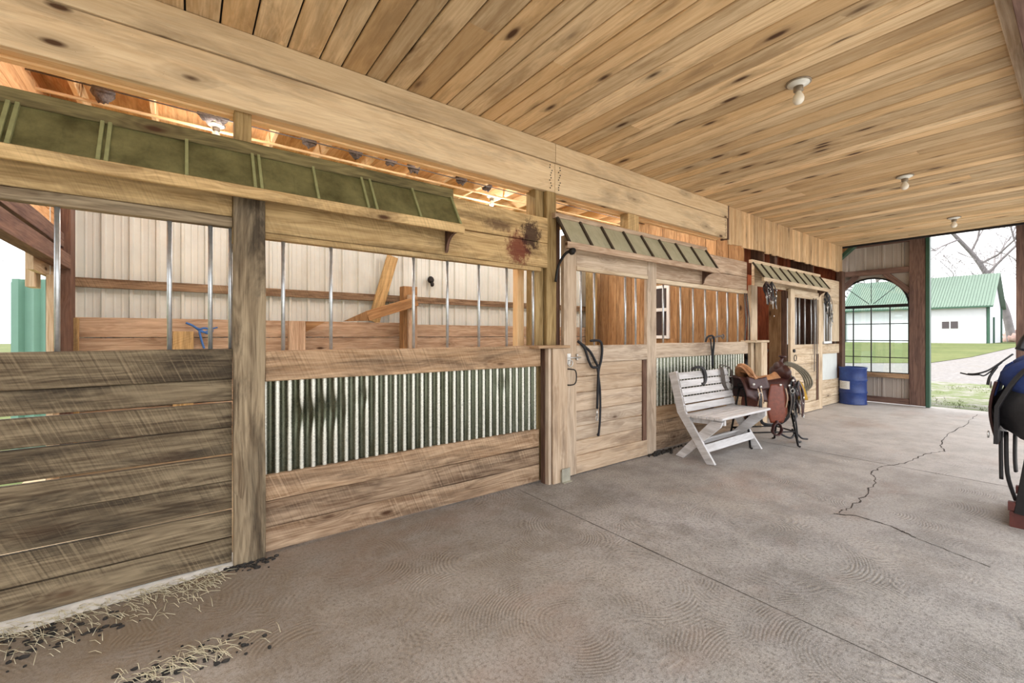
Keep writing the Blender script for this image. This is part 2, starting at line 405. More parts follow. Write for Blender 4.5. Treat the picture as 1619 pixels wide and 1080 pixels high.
    def grid(s, fn, nu, nv, thick=None, smooth=True, closed_u=False):
        """fn(u,v)->Vector ; optional thickness along normals"""
        rn = (R.random(), R.random(), R.random(), 1)
        P = [[Vector(fn(i / nu, j / nv)) for j in range(nv + 1)] for i in range(nu + 1)]
        def layer(Q, flip):
            base = len(s.v)
            for row in Q:
                for p in row: s.v.append(p)
            W = nv + 1
            for i in range(nu):
                for j in range(nv):
                    q = [base + i * W + j, base + (i + 1) * W + j, base + (i + 1) * W + j + 1, base + i * W + j + 1]
                    uv = [(i * .05, j * .05), (i * .05 + .05, j * .05), (i * .05 + .05, j * .05 + .05), (i * .05, j * .05 + .05)]
                    if flip: q = q[::-1]
                    s.face(q, uv, rn, smooth)
            return base
        b0 = layer(P, False)
        if thick:
            Q = []
            for i in range(nu + 1):
                row = []
                for j in range(nv + 1):
                    du = P[min(i + 1, nu)][j] - P[max(i - 1, 0)][j]; dv = P[i][min(j + 1, nv)] - P[i][max(j - 1, 0)]
                    n_ = du.cross(dv)
                    if n_.length < 1e-9: n_ = Vector((0, 0, 1))
                    row.append(P[i][j] - n_.normalized() * thick)
                Q.append(row)
            b1 = layer(Q, True); W = nv + 1
            ring = [(i, 0) for i in range(nu + 1)] + [(nu, j) for j in range(1, nv + 1)] + [(i, nv) for i in range(nu - 1, -1, -1)] + [(0, j) for j in range(nv - 1, 0, -1)]
            for k in range(len(ring)):
                a, c = ring[k], ring[(k + 1) % len(ring)]
                s.face([b0 + c[0] * W + c[1], b0 + a[0] * W + a[1], b1 + a[0] * W + a[1], b1 + c[0] * W + c[1]], [(0, 0), (.05, 0), (.05, .01), (0, .01)], rn)
        return s
    def blob(s, c, rx, ry, rz, n=10, rough=.25, seed=0):
        c = Vector(c)
        def fn(u, v):
            a = 2 * PI * u; p = PI * v
            d = Vector((math.sin(p) * math.cos(a), math.sin(p) * math.sin(a), math.cos(p)))
            k = 1 + rough * noise.noise(d * 3 + Vector((seed, 0, 0)))
            return c + Vector((d.x * rx, d.y * ry, d.z * rz)) * k
        return s.grid(fn, n * 2, n)

def link(o, parent=None):
    COL.objects.link(o)
    if parent is not None: o.parent = parent
    return o

def wloc(o):
    l = Vector((0, 0, 0))
    while o is not None: l += o.location; o = o.parent
    return l

def obj(name, mb, mat, parent=None, origin=None, label=None):
    """one mesh object; mb is in world coordinates; origin = world base point"""
    org = Vector(origin) if origin is not None else Vector((0, 0, 0))
    pl = wloc(parent) if parent is not None else Vector((0, 0, 0))
    if origin is None: org = pl
    me = bpy.data.meshes.new(name)
    me.from_pydata([tuple(Vector(v) - org) for v in mb.v], [], mb.f)
    uvl = me.uv_layers.new(name='UVMap'); k = 0
    flat = [c for u in mb.uv for p in u for c in p]
    uvl.data.foreach_set('uv', flat)
    ca = me.color_attributes.new('rnd', 'FLOAT_COLOR', 'CORNER')
    cols = [c for u, r in zip(mb.uv, mb.rn) for _ in u for c in r]
    ca.data.foreach_set('color', cols)
    me.polygons.foreach_set('use_smooth', mb.sm)
    me.validate(); me.update()
    if isinstance(mat, str): mat = M[mat]
    me.materials.append(mat)
    o = bpy.data.objects.new(name, me); o.location = org - pl
    if label: o['label'] = label
    return link(o, parent)

def thing(name, label, cat, loc=(0, 0, 0), group=None):
    o = bpy.data.objects.new(name, None); o.empty_display_size = .1; o.location = loc
    o['label'] = label; o['category'] = cat
    if group: o['group'] = group
    return link(o)
def tag(o, label, cat, group=None, kind=None):
    o['label'] = label; o['category'] = cat
    if group: o['group'] = group
    if kind: o['kind'] = kind
    return o
def struct(name, mb, mat, label=None):
    o = obj(name, mb, mat); o['kind'] = 'structure'
    if label: o['label'] = label
    return o
def copy_tree(o, parent=None):
    c = o.copy(); COL.objects.link(c); c.parent = parent
    for ch in list(o.children): copy_tree(ch, c)
    return c
def arc(c, r, a0, a1, n, ax=(1, 0, 0), ay=(0, 0, 1)):
    c = Vector(c); ax = Vector(ax); ay = Vector(ay)
    return [c + ax * (r * math.cos(a0 + (a1 - a0) * i / n)) + ay * (r * math.sin(a0 + (a1 - a0) * i / n)) for i in range(n + 1)]
def spline(pts, n=6):
    P = [Vector(p) for p in pts]; out = []
    for i in range(len(P) - 1):
        p0 = P[max(i - 1, 0)]; p1 = P[i]; p2 = P[i + 1]; p3 = P[min(i + 2, len(P) - 1)]
        for k in range(n):
            t = k / n
            out.append(.5 * ((2 * p1) + (p2 - p0) * t + (2 * p0 - 5 * p1 + 4 * p2 - p3) * t * t + (3 * p1 - p0 - 3 * p2 + p3) * t ** 3))
    out.append(P[-1]); return out

ZC = 3.17      # ceiling
XE = 10.75     # end of the aisle

# ------------------------------------------------------------------ setting: floor, ceiling, walls
mb = MB(); mb.prism([(-4, -1.2, -.12), (XE + .65, -1.2, -.12), (XE + .65, 3.16, -.12), (-4, 3.16, -.12)], (0, 0, .12))
floor = struct('floor', mb, 'floor', 'grey brown concrete aisle floor with swirled broom marks')
mb = MB(); mb.prism([(-1.2, 3.16, -.12), (XE + .65, 3.16, -.12), (XE + .65, 6.5, -.12), (-1.2, 6.5, -.12)], (0, 0, .12))
struct('floor', mb, 'dirt', 'dirt floor inside the stalls')
# cracks and saw joints in the slab
def flat_ribbon(mb, pts, w, z=.0012):
    P = [Vector((p[0], p[1], z)) for p in pts]
    for i in range(len(P) - 1):
        d = (P[i + 1] - P[i]).normalized(); n = Vector((-d.y, d.x, 0)) * (w / 2) * (.5 + R.random())
        k = len(mb.v); mb.v += [P[i] - n, P[i + 1] - n, P[i + 1] + n, P[i] + n]
        mb.face([k, k + 1, k + 2, k + 3], [(0, 0)] * 4, (0, 0, 0, 1))
def jag(pts, n, amp):
    out = []
    for i in range(len(pts) - 1):
        a, b = Vector(pts[i]), Vector(pts[i + 1])
        for k in range(n):
            t = k / n; p = a.lerp(b, t)
            out.append((p.x + R.uniform(-amp, amp), p.y + R.uniform(-amp, amp)))
    out.append(pts[-1]); return out
mb = MB()
ck = [(10.9, 1.17), (9.36, 1.14), (8.45, 1.18), (7.49, 1.12), (7.08, 1.02), (6.73, 1.14), (6.13, 1.165), (5.77, 1.295), (5.39, 1.296), (5.14, 1.2), (4.6, 1.145), (4.17, 1.13), (3.98, 1.15)]
flat_ribbon(mb, jag(ck, 7, .016), .009)
flat_ribbon(mb, jag([(3.93, 1.17), (4.02, 1.05), (3.99, .83), (3.9, .7)], 8, .008), .016)
flat_ribbon(mb, jag([(3.9, .7), (3.75, .35)], 8, .008), .006)
obj('floor_crack', mb, 'crack', floor)
mb = MB()
for x in (2.335, 5.885, 9.3): flat_ribbon(mb, [(x, -1.2 + i * .2) for i in range(22)], .007 if x < 9 else .004)
obj('control_joint', mb, 'crack', floor)

# plank ceiling: boards run across the aisle
mb = MB(); x = -3.0
while x < XE - .02:
    w = min(R.choice([.14, .165, .165, .19]), XE - x)
    y = .3; cuts = sorted([R.uniform(.8, 2.6)] if R.random() < .3 else [])
    ys = [.3] + cuts + [3.12]
    for a, b in zip(ys[:-1], ys[1:]):
        zz = ZC + R.uniform(0, .004)
        mb.board((x + w / 2, a, zz + .012), (x + w / 2, b - .002, zz + .012), w - .010, .024, (1, 0, 0), .005)
    x += w
struct('ceiling', mb, 'ceiling', 'knotty pine plank ceiling over the aisle')
mb = MB(); mb.prism([(-3, .0, ZC + .03), (XE, .0, ZC + .03), (XE, 3.3, ZC + .03), (-3, 3.3, ZC + .03)], (0, 0, .25))
struct('ceiling', mb, 'dark', 'dark space above the ceiling boards')
mb = MB(); mb.box(-3, XE, .245, .31, ZC - .035, ZC + .02)
struct('trim_1', mb, 'pale', 'pale edge strip along the open side of the ceiling')
mb = MB(); mb.box(-3, XE, .02, .235, ZC - .16, ZC + .3, jit=.003)
b = obj('side_beam', mb, 'barnpost', origin=(-3, .13, ZC - .16)); tag(b, 'purple brown beam along the upper right edge of the ceiling', 'beam')

# far end of the ceiling
mb = MB(); mb.box(XE, XE + .05, .0, 3.05, ZC - .03, ZC + .28)
struct('trim_2', mb, 'dark', 'dark board closing the far end of the ceiling')

# outer wall of the stalls: ribbed steel
def ribbed(mb, x0, x1, y, z0, z1, pitch=.229, h=.022, sign=-1, along='x', minor=True):
    pts = []; x = x0
    while x < x1:
        for dx, hh in ((0, 0), (.012, h), (.036, h), (.048, 0), (.10, 0), (.106, .005), (.118, .005), (.124, 0), (.165, 0), (.171, .005), (.183, .005), (.189, 0)):
            if x + dx <= x1: pts.append((x + dx, hh))
        x += pitch
    pts.append((x1, 0)); rn = (R.random(), .5, .5, 1)
    for i in range(len(pts) - 1):
        (a, ha), (c, hc) = pts[i], pts[i + 1]; k = len(mb.v)
        for (q, hq) in ((a, ha), (c, hc)):
            for z in (z0, z1):
                mb.v.append(Vector((q, y + sign * hq, z)) if along == 'x' else Vector((y + sign * hq, q, z)))
        mb.face([k, k + 2, k + 3, k + 1], [(a, z0), (c, z0), (c, z1), (a, z1)], rn)
    # backing skin
    k = len(mb.v); yb = y - sign * .004
    for q, z in ((x0, z0), (x1, z0), (x1, z1), (x0, z1)):
        mb.v.append(Vector((q, yb, z)) if along == 'x' else Vector((yb, q, z)))
    mb.face([k, k + 1, k + 2, k + 3], [(0, 0)] * 4, rn)
YB = 6.42
mb = MB(); ribbed(mb, -.97, XE, YB + .03, 0, 2.78, h=.036)
wb = struct('wall_back', mb, 'siding', 'pale ribbed steel outer wall behind the stalls')
mb = MB(); mb.box(-.95, 6.85, YB - .06, YB - .02, 1.865, 1.965, jit=.004)
mb.box(-.95, 6.85, YB - .06, YB - .02, 2.75, 2.85, jit=.004)
obj('girt', mb, 'kick2', wb, label='horizontal wooden girt across the steel siding')
mb = MB()
for z0, z1 in ((0, .28), (.285, .56), (.565, .84), (.845, 1.12), (1.125, 1.33), (1.335, 1.55)):
    mb.box(-.95, 2.6, YB - .11, YB - .065, z0, z1 - .004, jit=.004); mb.box(2.8, 6.85, YB - .11, YB - .065, z0, z1 - .004 - (.02 if z1 > 1.5 else 0), jit=.004)
obj('kick_boards', mb, 'pinkish', wb, label='pinkish kick boards on the lower outer wall')

# left end wall of the barn with its opening
mb = MB()
ribbed(mb, 5.78, YB, -1.03, 0, 3.6, along='y', sign=1)
mb.prism([(-1.06, 3.1, 2.35), (-1.06, 6.5, 2.35), (-1.06, 6.5, 3.66), (-1.06, 3.1, 3.66)], (.02, 0, 0))
wl = struct('wall_left', mb, 'siding', 'steel end wall left of the stalls with a wide opening')
mb = MB()
for k in range(8): mb.box(-1.035, -1.01, 3.1, 6.4, 2.36 + k * .16, 2.36 + k * .16 + .155)
obj('gable_boards', mb, 'roof', wl, label='orange boards lining the upper end wall')
mb = MB(); mb.box(-1.0, -.9, 5.98, 6.2, 0, 3.5)
obj('corner_post', mb, 'barnpost', wl)
mb = MB(); mb.box(-1.02, -.94, 3.3, 5.95, 2.2, 2.34, jit=.004); mb.box(-1.0, -.9, 3.3, 5.98, 2.0, 2.14, jit=.004)
obj('opening_header', mb, 'barnpost', wl)
mb = MB(); mb.box(-1.0, -.955, 5.60, 5.85, 0, 1.9); mb.box(-1.05, -1.01, 5.25, 5.95, 1.9, 2.12)
obj('opening_stud', mb, 'pale', wl)

# roof framing above the stalls
mb = MB(); x = -1.2
while x < XE:
    mb.box(x, min(x + 1.2, XE), 3.2, 6.45, 3.62, 3.64, .0005); x += 1.2
struct('ceiling', mb, 'roof', 'orange plywood roof sheathing above the stalls')
rafters = []
xr = [-1.09, -.76, -.245] + [.235 + .515 * i for i in range(21)]
for i, x in enumerate(xr):
    mb = MB(); mb.box(x - .02, x + .02, 3.3, 6.42, 3.44, 3.62)
    o = obj('rafter', mb, 'ledger', origin=(x, 3.3, 3.44)); rafters.append(o)
    tag(o, 'bare pine rafter under the orange stall roof', 'rafter', 'pine rafters above the stalls')
mb = MB(); mb.box(-1.1, 10.6, 5.30, 5.33, 3.415, 3.437); mb.box(-1.1, 10.6, 5.62, 5.65, 3.415, 3.437)
o = obj('cross_brace', mb, 'ledger', origin=(-1.1, 5.3, 3.415)); tag(o, 'thin pine lath nailed crosswise under the stall rafters', 'lath')
mb = MB(); mb.tube([(-1.0, 4.97, 3.425), (3, 4.99, 3.41), (6.8, 4.97, 3.425)], .007, 6)
o = obj('electric_cable', mb, 'grey_strap', origin=(-1, 4.97, 3.42)); tag(o, 'grey electric cable strung under the stall rafters', 'cable')

# swallow nests on the rafters
for i, (x, y) in enumerate([(.16, 5.05), (.27, 5.03), (1.075, 5.1), (1.56, 5.07), (1.97, 5.05), (2.29, 5.1), (2.97, 5.1), (3.4, 5.12), (-.58, 5.2)]):
    mb = MB(); mb.blob((x, y, 3.475), .075, .08, .075, 8, .5, i * 3.1)
    o = obj('bird_nest', mb, 'nest', origin=(x, y, 3.41))
    lab = {0: 'mud nest left of the pair beside the small post above the long awning', 1: 'mud nest right of the pair beside the small post above the long awning', 7: 'mud nest on the rafter right above the stall lamp',
           8: 'dark mud nest above the far left end of the long awning'}.get(i)
    names = {2: 'first', 3: 'second', 4: 'third', 5: 'fourth', 6: 'fifth'}
    if lab is None: lab = names[i] + ' of the five separate mud nests, counted right of the small post'
    tag(o, lab, 'nest', 'mud nests on the rafters')

# ------------------------------------------------------------------ lamps
def lampholder(x, y, z, label, group):
    t = thing('ceiling_lamp', label, 'lamp', (x, y, z), group)
    mb = MB(); mb.lathe((x, y, z), [(.035, -.002), (.068, -.002), (.07, -.012), (.055, -.02), (.03, -.03), (.028, -.055), (.024, -.057)], 28)
    obj('socket', mb, 'porcelain', t)
    mb = MB(); mb.lathe((x, y, z), [(.031, -.03), (.031, -.062), (.02, -.066)], 20); obj('socket_collar', mb, 'oldmetal', t)
    mb = MB(); mb.lathe((x, y, z), [(.018, -.055), (.02, -.075), (.032, -.095), (.037, -.115), (.034, -.135), (.022, -.15), (.006, -.156)], 24)
    obj('bulb', mb, 'bulb', t)
    mb = MB(); mb.lathe((x, y, z), [(.08, 0.002), (.08, -.008), (.06, -.008)], 24)
    obj('mounting_plate', mb, 'oldmetal', t)
    return t
lampholder(3.52, 1.26, ZC, 'bare bulb ceiling lamp nearest the viewer, over the aisle', 'bare bulbs on the aisle ceiling')
lampholder(6.55, 1.27, ZC, 'bare bulb ceiling lamp in the middle of the aisle ceiling', 'bare bulbs on the aisle ceiling')
lampholder(9.45, 1.26, ZC, 'bare bulb ceiling lamp nearest the far doorway', 'bare bulbs on the aisle ceiling')
lampholder(.24, 5.2, 3.44, 'white lamp under the stall rafters beneath the two mud nests', 'lamps inside the stalls')
lampholder(3.66, 5.38, 3.44, 'bare bulb lamp among the rafters right of the long awning', 'lamps inside the stalls')

for x, y, l in ((.2, 4.2, 'unseen added fill lamp above the nearest stall, just behind the long awning'), (2.1, 4.2, 'unseen added fill lamp above the second stall, behind the red stained header'),
                (4.1, 4.2, 'unseen added fill lamp above the stall behind the near door'), (6.0, 4.4, 'unseen added fill lamp near the knotty plank partition'), (8.2, 4.4, 'unseen added fill lamp inside the tack room'), (10, 4.6, 'unseen added fill lamp behind the far stall door')):
    lampholder(x, y, 3.44, l, 'lamps inside the stalls')  # added lamps, out of view, to brighten the stall interiors
# ------------------------------------------------------------------ beams and fascia
def long_beam(x0, x1, label):
    t = thing('ceiling_beam', label, 'beam', (x0, YW, 2.71))
    mb = MB(); mb.box(x0, x1, YW, YW + .05, 2.71, 2.985, .005, jit=.002); obj('lower_board', mb, 'beam', t)
    mb = MB(); mb.box(x0, x1, YW - .012, YW + .03, 2.99, ZC, .005, jit=.002); obj('upper_board', mb, 'beam', t)
    mb = MB(); mb.box(x0, x1, YW + .052, YW + .14, 2.722, 3.15); mb.box(x0, x1, YW + .142, YW + .2, 2.712, 3.15)
    obj('inner_ply', mb, 'ledger', t)
    # nail heads at the splice
    mb = MB()
    for k in range(10):
        for e in (x0 + .05, x1 - .05):
            mb.lathe((e + R.uniform(-.015, .015), YW - .002, 2.74 + k * .024), [(.006, 0), (.006, .003)], 8, (0, -1, 0))
    obj('nail_heads', mb, 'darkmetal', t)
long_beam(-3.0, 2.795, 'long built up pine beam over the two nearest stall panels')
long_beam(2.80, 6.05, 'shorter built up pine beam ending at the vertical plank fascia')
t = thing('plank_fascia', 'fascia of short vertical planks under the ceiling at the far end', 'fascia', (6.1, YW, 2.64))
mb = MB(); x = 6.1
while x < XE:
    w = R.choice([.1, .12, .14]); mb.board((min(x + w / 2, XE), YW + .015, 2.655 + R.uniform(-.016, .008)), (min(x + w / 2, XE), YW + .015, ZC), w - .004, .024, (1, 0, 0)); x += w
obj('planks', mb, 'fascia', t)
mb = MB(); mb.box(6.055, 6.09, YW - .01, YW + .1, 2.7, ZC); obj('end_strip', mb, 'brownjamb', t)

# posts
def post(name, x0, x1, y0, y1, z0, z1, mat, label, cat='post', jit=.004):
    mb = MB(); mb.box(x0, x1, y0, y1, z0, z1, .006, jit)
    o = obj(name, mb, mat, origin=((x0 + x1) / 2, (y0 + y1) / 2, z0)); return tag(o, label, cat)
post('timber_post', .221, .386, 3.0, 3.05, 0, 2.34, 'post', 'broad weathered post between the two nearest stall panels, black stain near its top', jit=.006)
post('timber_post', .235, .325, 3.12, 3.22, 0, 2.9, 'pt', 'small treated post rising above the long awning to the beam')
post('timber_post', 2.60, 2.70, 3.10, 3.24, 0, 2.73, 'pt', 'yellow post left of the second awning, topped by the beam')
post('timber_post', 2.705, 2.83, 3.06, 3.2, 0, 2.73, 'pt', 'yellow post right against the left end of the second awning')
post('timber_post', 3.93, 4.12, 3.08, 3.2, 2.3, 2.72, 'header', 'short post stub between the second awning and the beam')
post('timber_post', 2.53, 2.61, 3.28, 3.36, 0, 2.1, 'ledger', 'pale orange stud inside the stall, right of the last bar')
mb = MB(); mb.box(.219, .39, 3.056, 3.1, 1.9, 2.46)
o = obj('filler_board', mb, 'header', origin=(.3, 3.08, 1.9)); tag(o, 'filler board behind the top of the broad weathered post', 'board')
mb = MB(); mb.box(2.832, 2.875, 3.06, 3.1, 1.25, 2.5)
o = obj('filler_board', mb, 'brownjamb', origin=(2.85, 3.08, 1.25)); tag(o, 'narrow dark board in the gap left of the near stall door', 'board')
# stub post with cap beside door one
t = thing('stub_post', 'waist high capped post left of the near stall door', 'post', (2.72, 2.97, 0))
mb = MB(); mb.box(2.66, 2.845, 2.925, 2.965, 0, 1.235, .004, .003); mb.box(2.62, 2.655, 2.94, 3.04, 0, 1.235, .004); obj('face_boards', mb, 'door', t)
mb = MB(); mb.box(2.615, 2.652, 2.985, 3.045, 0, 1.23); obj('dark_side', mb, 'brownjamb', t)
mb = MB(); mb.box(2.47, 2.855, 2.9, 3.12, 1.237, 1.262, .004); obj('cap', mb, 'kick2', t)
t = thing('stub_post', 'waist high capped post at the open tack room doorway', 'post', (6.8, 2.97, 0))
mb = MB(); mb.box(6.76, 6.95, 2.9, 2.99, 0, 1.25, .004, .003); obj('face_boards', mb, 'pale', t)
mb = MB(); mb.box(6.55, 6.97, 2.88, 3.1, 1.252, 1.285, .004); obj('cap', mb, 'pale', t)
post('timber_post', 6.66, 6.86, 3.0, 3.05, 0, 2.1, 'pale', 'pale post between the third panel and the open tack room doorway')

# ------------------------------------------------------------------ stall panels
def hboards(x0, x1, zs, y=YW, t=.04, gap=.004, jit=.008):
    mb = MB()
    for z0, z1 in zip(zs[1:], zs[:-1]): mb.box(x0, x1, y, y + t, z0 + gap, z1 - gap * .3, .004, jit)
    return mb
def bars(t, xs, z0, z1, y=YW + .03, r=.0115):
    for x in xs:
        mb = MB(); mb.tube([(x, y, z0 - .05), (x, y, z1 + .05)], r, 10); obj('bar', mb, 'galv', t)
def corrugated(x0, x1, z0, z1, y=YW + .03, pitch=.0705, amp=.011):
    mb = MB(); n = int((x1 - x0) / pitch * 10)
    def fn(u, v):
        x = x0 + (x1 - x0) * u; z = z0 + (z1 - z0) * v
        d = .0
        for (dx, dz, rr, dd) in ((.62, .83, .08, .02), (.78, .85, .09, .025), (1.0, .92, .05, .014), (2.2, .93, .07, .012)):
            if x0 < 3: d += .5 * dd * math.exp(-((x - dx) ** 2 + (z - dz) ** 2) / rr ** 2)
        return Vector((x + d * .6, y - amp * math.cos(2 * PI * (x - x0) / pitch) + d, z))
    mb.grid(fn, n, 14); return mb

t = thing('stall_front', 'nearest stall front of wide weathered boards at the left edge', 'stall panel', (-.7, YW, 0))  # front panel of the stall, not the whole stall
mb = MB(); mb.box(-1.75, .218, YW - .022, YW + .05, 1.095, 1.272, .006, .006); obj('top_rail', mb, 'kick', t)
zs = [1.092, .967, .811, .652, .493, .325, .16, .012]
mb = MB()
for i in range(7):
    g_ = [.0, .013, .002, .012, .002, .011, .004][i]
    mb.box(-1.75, .218, YW + .002 * (i % 3), YW + .04 + .002 * (i % 3), zs[i + 1] + .003, zs[i] - g_, .004, .005)
obj('kick_boards', mb, 'kick', t)
mb = MB(); mb.box(-1.75, .218, YW - .004, YW + .045, 2.055, 2.46, .005, .004); obj('header_board', mb, 'header', t)
mb = MB(); mb.box(-1.75, .218, YW - .012, YW + .05, 1.99, 2.05, .004, .003); obj('header_strip', mb, 'post', t)
bars(t, (-.95, -.511, -.073, .114, .213), 1.272, 1.99)

t = thing('stall_front', 'stall front with tall corrugated sheet between the broad post and the near door', 'stall panel', (1.5, YW, 0))
mb = MB(); mb.box(.39, 2.60, YW - .022, YW + .05, 1.07, 1.258, .006, .006); obj('top_rail', mb, 'kick2', t)
mb = hboards(.39, 2.60, [.49, .325, .165, .012], YW - .002); obj('kick_boards', mb, 'kick2', t)
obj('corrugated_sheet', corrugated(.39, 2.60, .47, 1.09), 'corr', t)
mb = MB(); mb.box(.39, 2.70, YW - .006, YW + .045, 2.215, 2.45, .005, .006); mb.box(.39, 2.70, YW - .004, YW + .045, 1.985, 2.21, .005, .006); mb.box(.39, 2.62, YW - .01, YW + .05, 1.945, 1.982, .004, .003)
obj('header_boards', mb, 'header', t)
bars(t, (.494, .783, 1.379, 1.667, 1.964, 2.252, 2.554), 1.258, 1.95)
mb = MB(); mb.box(.39, 2.60, YW + .05, YW + .09, .44, .5); mb.box(.5, .56, YW + .05, YW + .1, 0, .5); obj('inner_frame', mb, 'kick', t)

t = thing('stall_front', 'stall front behind the white bench with corrugated sheet and many bars', 'stall panel', (5.4, YW, 0))
mb = MB(); mb.box(4.32, 6.62, YW - .022, YW + .05, 1.09, 1.262, .006, .004); obj('top_rail', mb, 'door', t)
mb = hboards(4.32, 6.62, [.516, .35, .18, .012], YW - .002); obj('kick_boards', mb, 'kick2', t)
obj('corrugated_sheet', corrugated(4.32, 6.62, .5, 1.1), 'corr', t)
mb = MB(); mb.box(4.32, 6.62, YW - .006, YW + .045, 2.215, 2.44, .005, .005); mb.box(4.32, 6.62, YW - .004, YW + .045, 2.02, 2.21, .005, .005)
obj('header_boards', mb, 'pinkish', t)
mb = MB(); mb.box(4.32, 6.62, YW - .016, YW + .05, 1.965, 2.016, .004); obj('header_strip', mb, 'pale', t)
bars(t, (4.58, 4.944, 5.232, 5.524, 5.834, 6.111, 6.414), 1.262, 1.99)

t = thing('stall_front', 'pale stall front with a plain metal sheet at the far end beside the blue barrel', 'stall panel', (10, YW, 0))
mb = MB(); mb.box(9.45, 10.6, YW, YW + .05, 1.005, 1.19, .005, .003); obj('top_rail', mb, 'pale', t)
mb = hboards(9.45, 10.6, [.5, .33, .17, .012]); obj('kick_boards', mb, 'pale', t)
mb = MB(); mb.box(9.47, 10.5, YW + .02, YW + .03, .48, 1.02); obj('metal_sheet', mb, 'siding', t)
mb = hboards(9.45, 10.6, [2.45, 2.28, 2.1, 1.98]); mb.box(9.45, 9.7, YW, YW + .04, 1.24, 1.98); mb.box(10.1, 10.6, YW + .001, YW + .04, 1.24, 1.98); obj('upper_boards', mb, 'pale', t)
mb = MB(); mb.box(9.7, 10.12, YW - .01, YW + .03, 1.2, 1.245); mb.box(9.7, 9.74, YW - .01, YW + .03, 1.245, 1.97); mb.box(10.08, 10.12, YW - .01, YW + .03, 1.245, 1.97)
obj('opening_frame', mb, 'white', t)
bars(t, (9.83, 9.97), 1.24, 1.98)
post('timber_post', 10.56, XE, 3.0, 3.1, 0, 2.65, 'brownjamb', 'dark corner post behind the blue barrel')
t = thing('header_panel', 'light boards behind the third awning over the tack room doorway', 'boards', (8, YW, 2.0))
mb = MB(); mb.box(6.87, 9.45, YW, YW + .04, 2.26, 2.46, .004, .004); mb.box(6.87, 9.45, YW, YW + .04, 2.11, 2.25, .004, .004); obj('boards', mb, 'pale', t)

# ------------------------------------------------------------------ stall doors
def door(name, label, x0, x1, y, sw, mat, zb, zt, zrail, win_top, planks, barx, loc):
    t = thing(name, label, 'door', loc)
    T = .045
    mb = MB(); mb.box(x0, x0 + sw, y, y + T, zb, zt, .004, .004); obj('stile', mb, mat, t)
    mb = MB(); mb.box(x1 - sw, x1, y, y + T, zb, zt, .004, .004); obj('stile', mb, mat, t)
    mb = MB(); mb.box(x0 + sw, x1 - sw, y + .002, y + T, zrail[0], zrail[1], .004, .004); obj('middle_rail', mb, mat, t)
    mb = MB(); mb.box(x0 + sw, x1 - sw, y + .002, y + T, zb, zb + .17, .004, .004); obj('bottom_rail', mb, mat, t)
    mb = MB(); mb.box(x0 + sw, x1 - sw, y + .002, y + T, win_top, zt, .004, .004); obj('top_rail', mb, mat, t)
    mb = hboards(x0 + sw - .01, x1 - sw - .03, planks, y + .022, .02); obj('planks', mb, mat, t)
    bars(t, barx, zrail[1], win_top, y + .025, .011)
    return t
d1 = door('stall_door', 'nearest sliding stall door with a black lead rope hanging from its bars', 2.855, 4.31, 2.985, .17, 'door', .012, 2.3, (1.083, 1.255), 2.0,
          [1.085, .945, .79, .61, .463, .326, .18], (3.106, 3.298, 3.785, 3.962), (3.5, 2.99, 0))
mb = MB(); mb.box(4.07, 4.138, 2.99, 3.02, .18, 1.08); obj('recess_shade_strip', mb, 'brownjamb', d1, label='dark strip painting the shade of the recess beside the planks')  # dark strip stands in for the shade of the plank recess
mb = MB(); mb.box(3.02, 4.14, 2.975, 3.02, 1.985, 2.02); obj('header_strip', mb, 'pale', d1)
# slide bolt, handle, floor guide
mb = MB()
for (x, z, r) in ((2.83, 1.135, .022), (2.9, 1.16, .012), (2.9, 1.11, .012), (3.02, 1.165, .012), (3.02, 1.125, .012)): mb.lathe((x, 2.985, z), [(r, 0), (r, .012), (r * .6, .018)], 14, (0, -1, 0))
mb.tube([(2.80, 2.965, 1.14), (3.06, 2.965, 1.14)], .007, 8); mb.box(2.88, 2.93, 2.97, 2.985, 1.08, 1.18, .001); mb.tube(arc((2.91, 2.955, 1.09), .03, -PI, PI, 16), .005, 6)
obj('slide_bolt', mb, 'silver', d1)
mb = MB(); mb.tube(spline([(2.88, 2.985, 1.035), (2.9, 2.94, 1.035), (2.955, 2.935, 1.02), (2.97, 2.935, .96), (2.955, 2.935, .9), (2.9, 2.94, .885), (2.88, 2.985, .885)], 5), .006, 8)
obj('handle', mb, 'darkmetal', d1)
g = thing('floor_guide', 'small metal guide bracket on the floor at the near door', 'bracket', (2.80, 2.93, 0))
mb = MB(); mb.box(2.755, 2.86, 2.905, 2.912, .0, .125, .001); mb.box(2.755, 2.86, 2.88, 2.912, 0, .006, .001); mb.box(2.755, 2.762, 2.912, 2.95, 0, .1, .001); obj('plate', mb, 'hoof', g)

d2 = door('stall_door', 'far stall door under the third awning with a barred window', 8.0, 9.42, 2.975, .17, 'pale', .012, 2.13, (1.02, 1.2), 2.0,
          [1.02, .86, .7, .54, .38, .18], (8.28, 8.42, 8.66, 8.95, 9.13), (8.7, 2.98, 0))
mb = MB(); mb.box(9.17, 9.26, 2.985, 3.01, .18, 1.02); obj('recess_shade_strip', mb, 'brownjamb', d2, label='dark strip painting the shade of the recess beside the planks')  # recess shade on this door, again as a dark strip
mb = MB(); mb.tube(arc((8.13, 2.955, .98), .05, PI / 2, PI * 2.4, 14), .006, 8); mb.lathe((8.11, 2.975, 1.1), [(.03, 0), (.03, .02)], 14, (0, -1, 0)); obj('latch', mb, 'darkmetal', d2)
mb = MB(); mb.box(8.02, 8.1, 2.91, 2.95, 0, .08, .002)
o = obj('floor_guide', mb, 'darkmetal', origin=(8.06, 2.93, 0)); tag(o, 'dark floor guide at the foot of the far stall door', 'bracket')

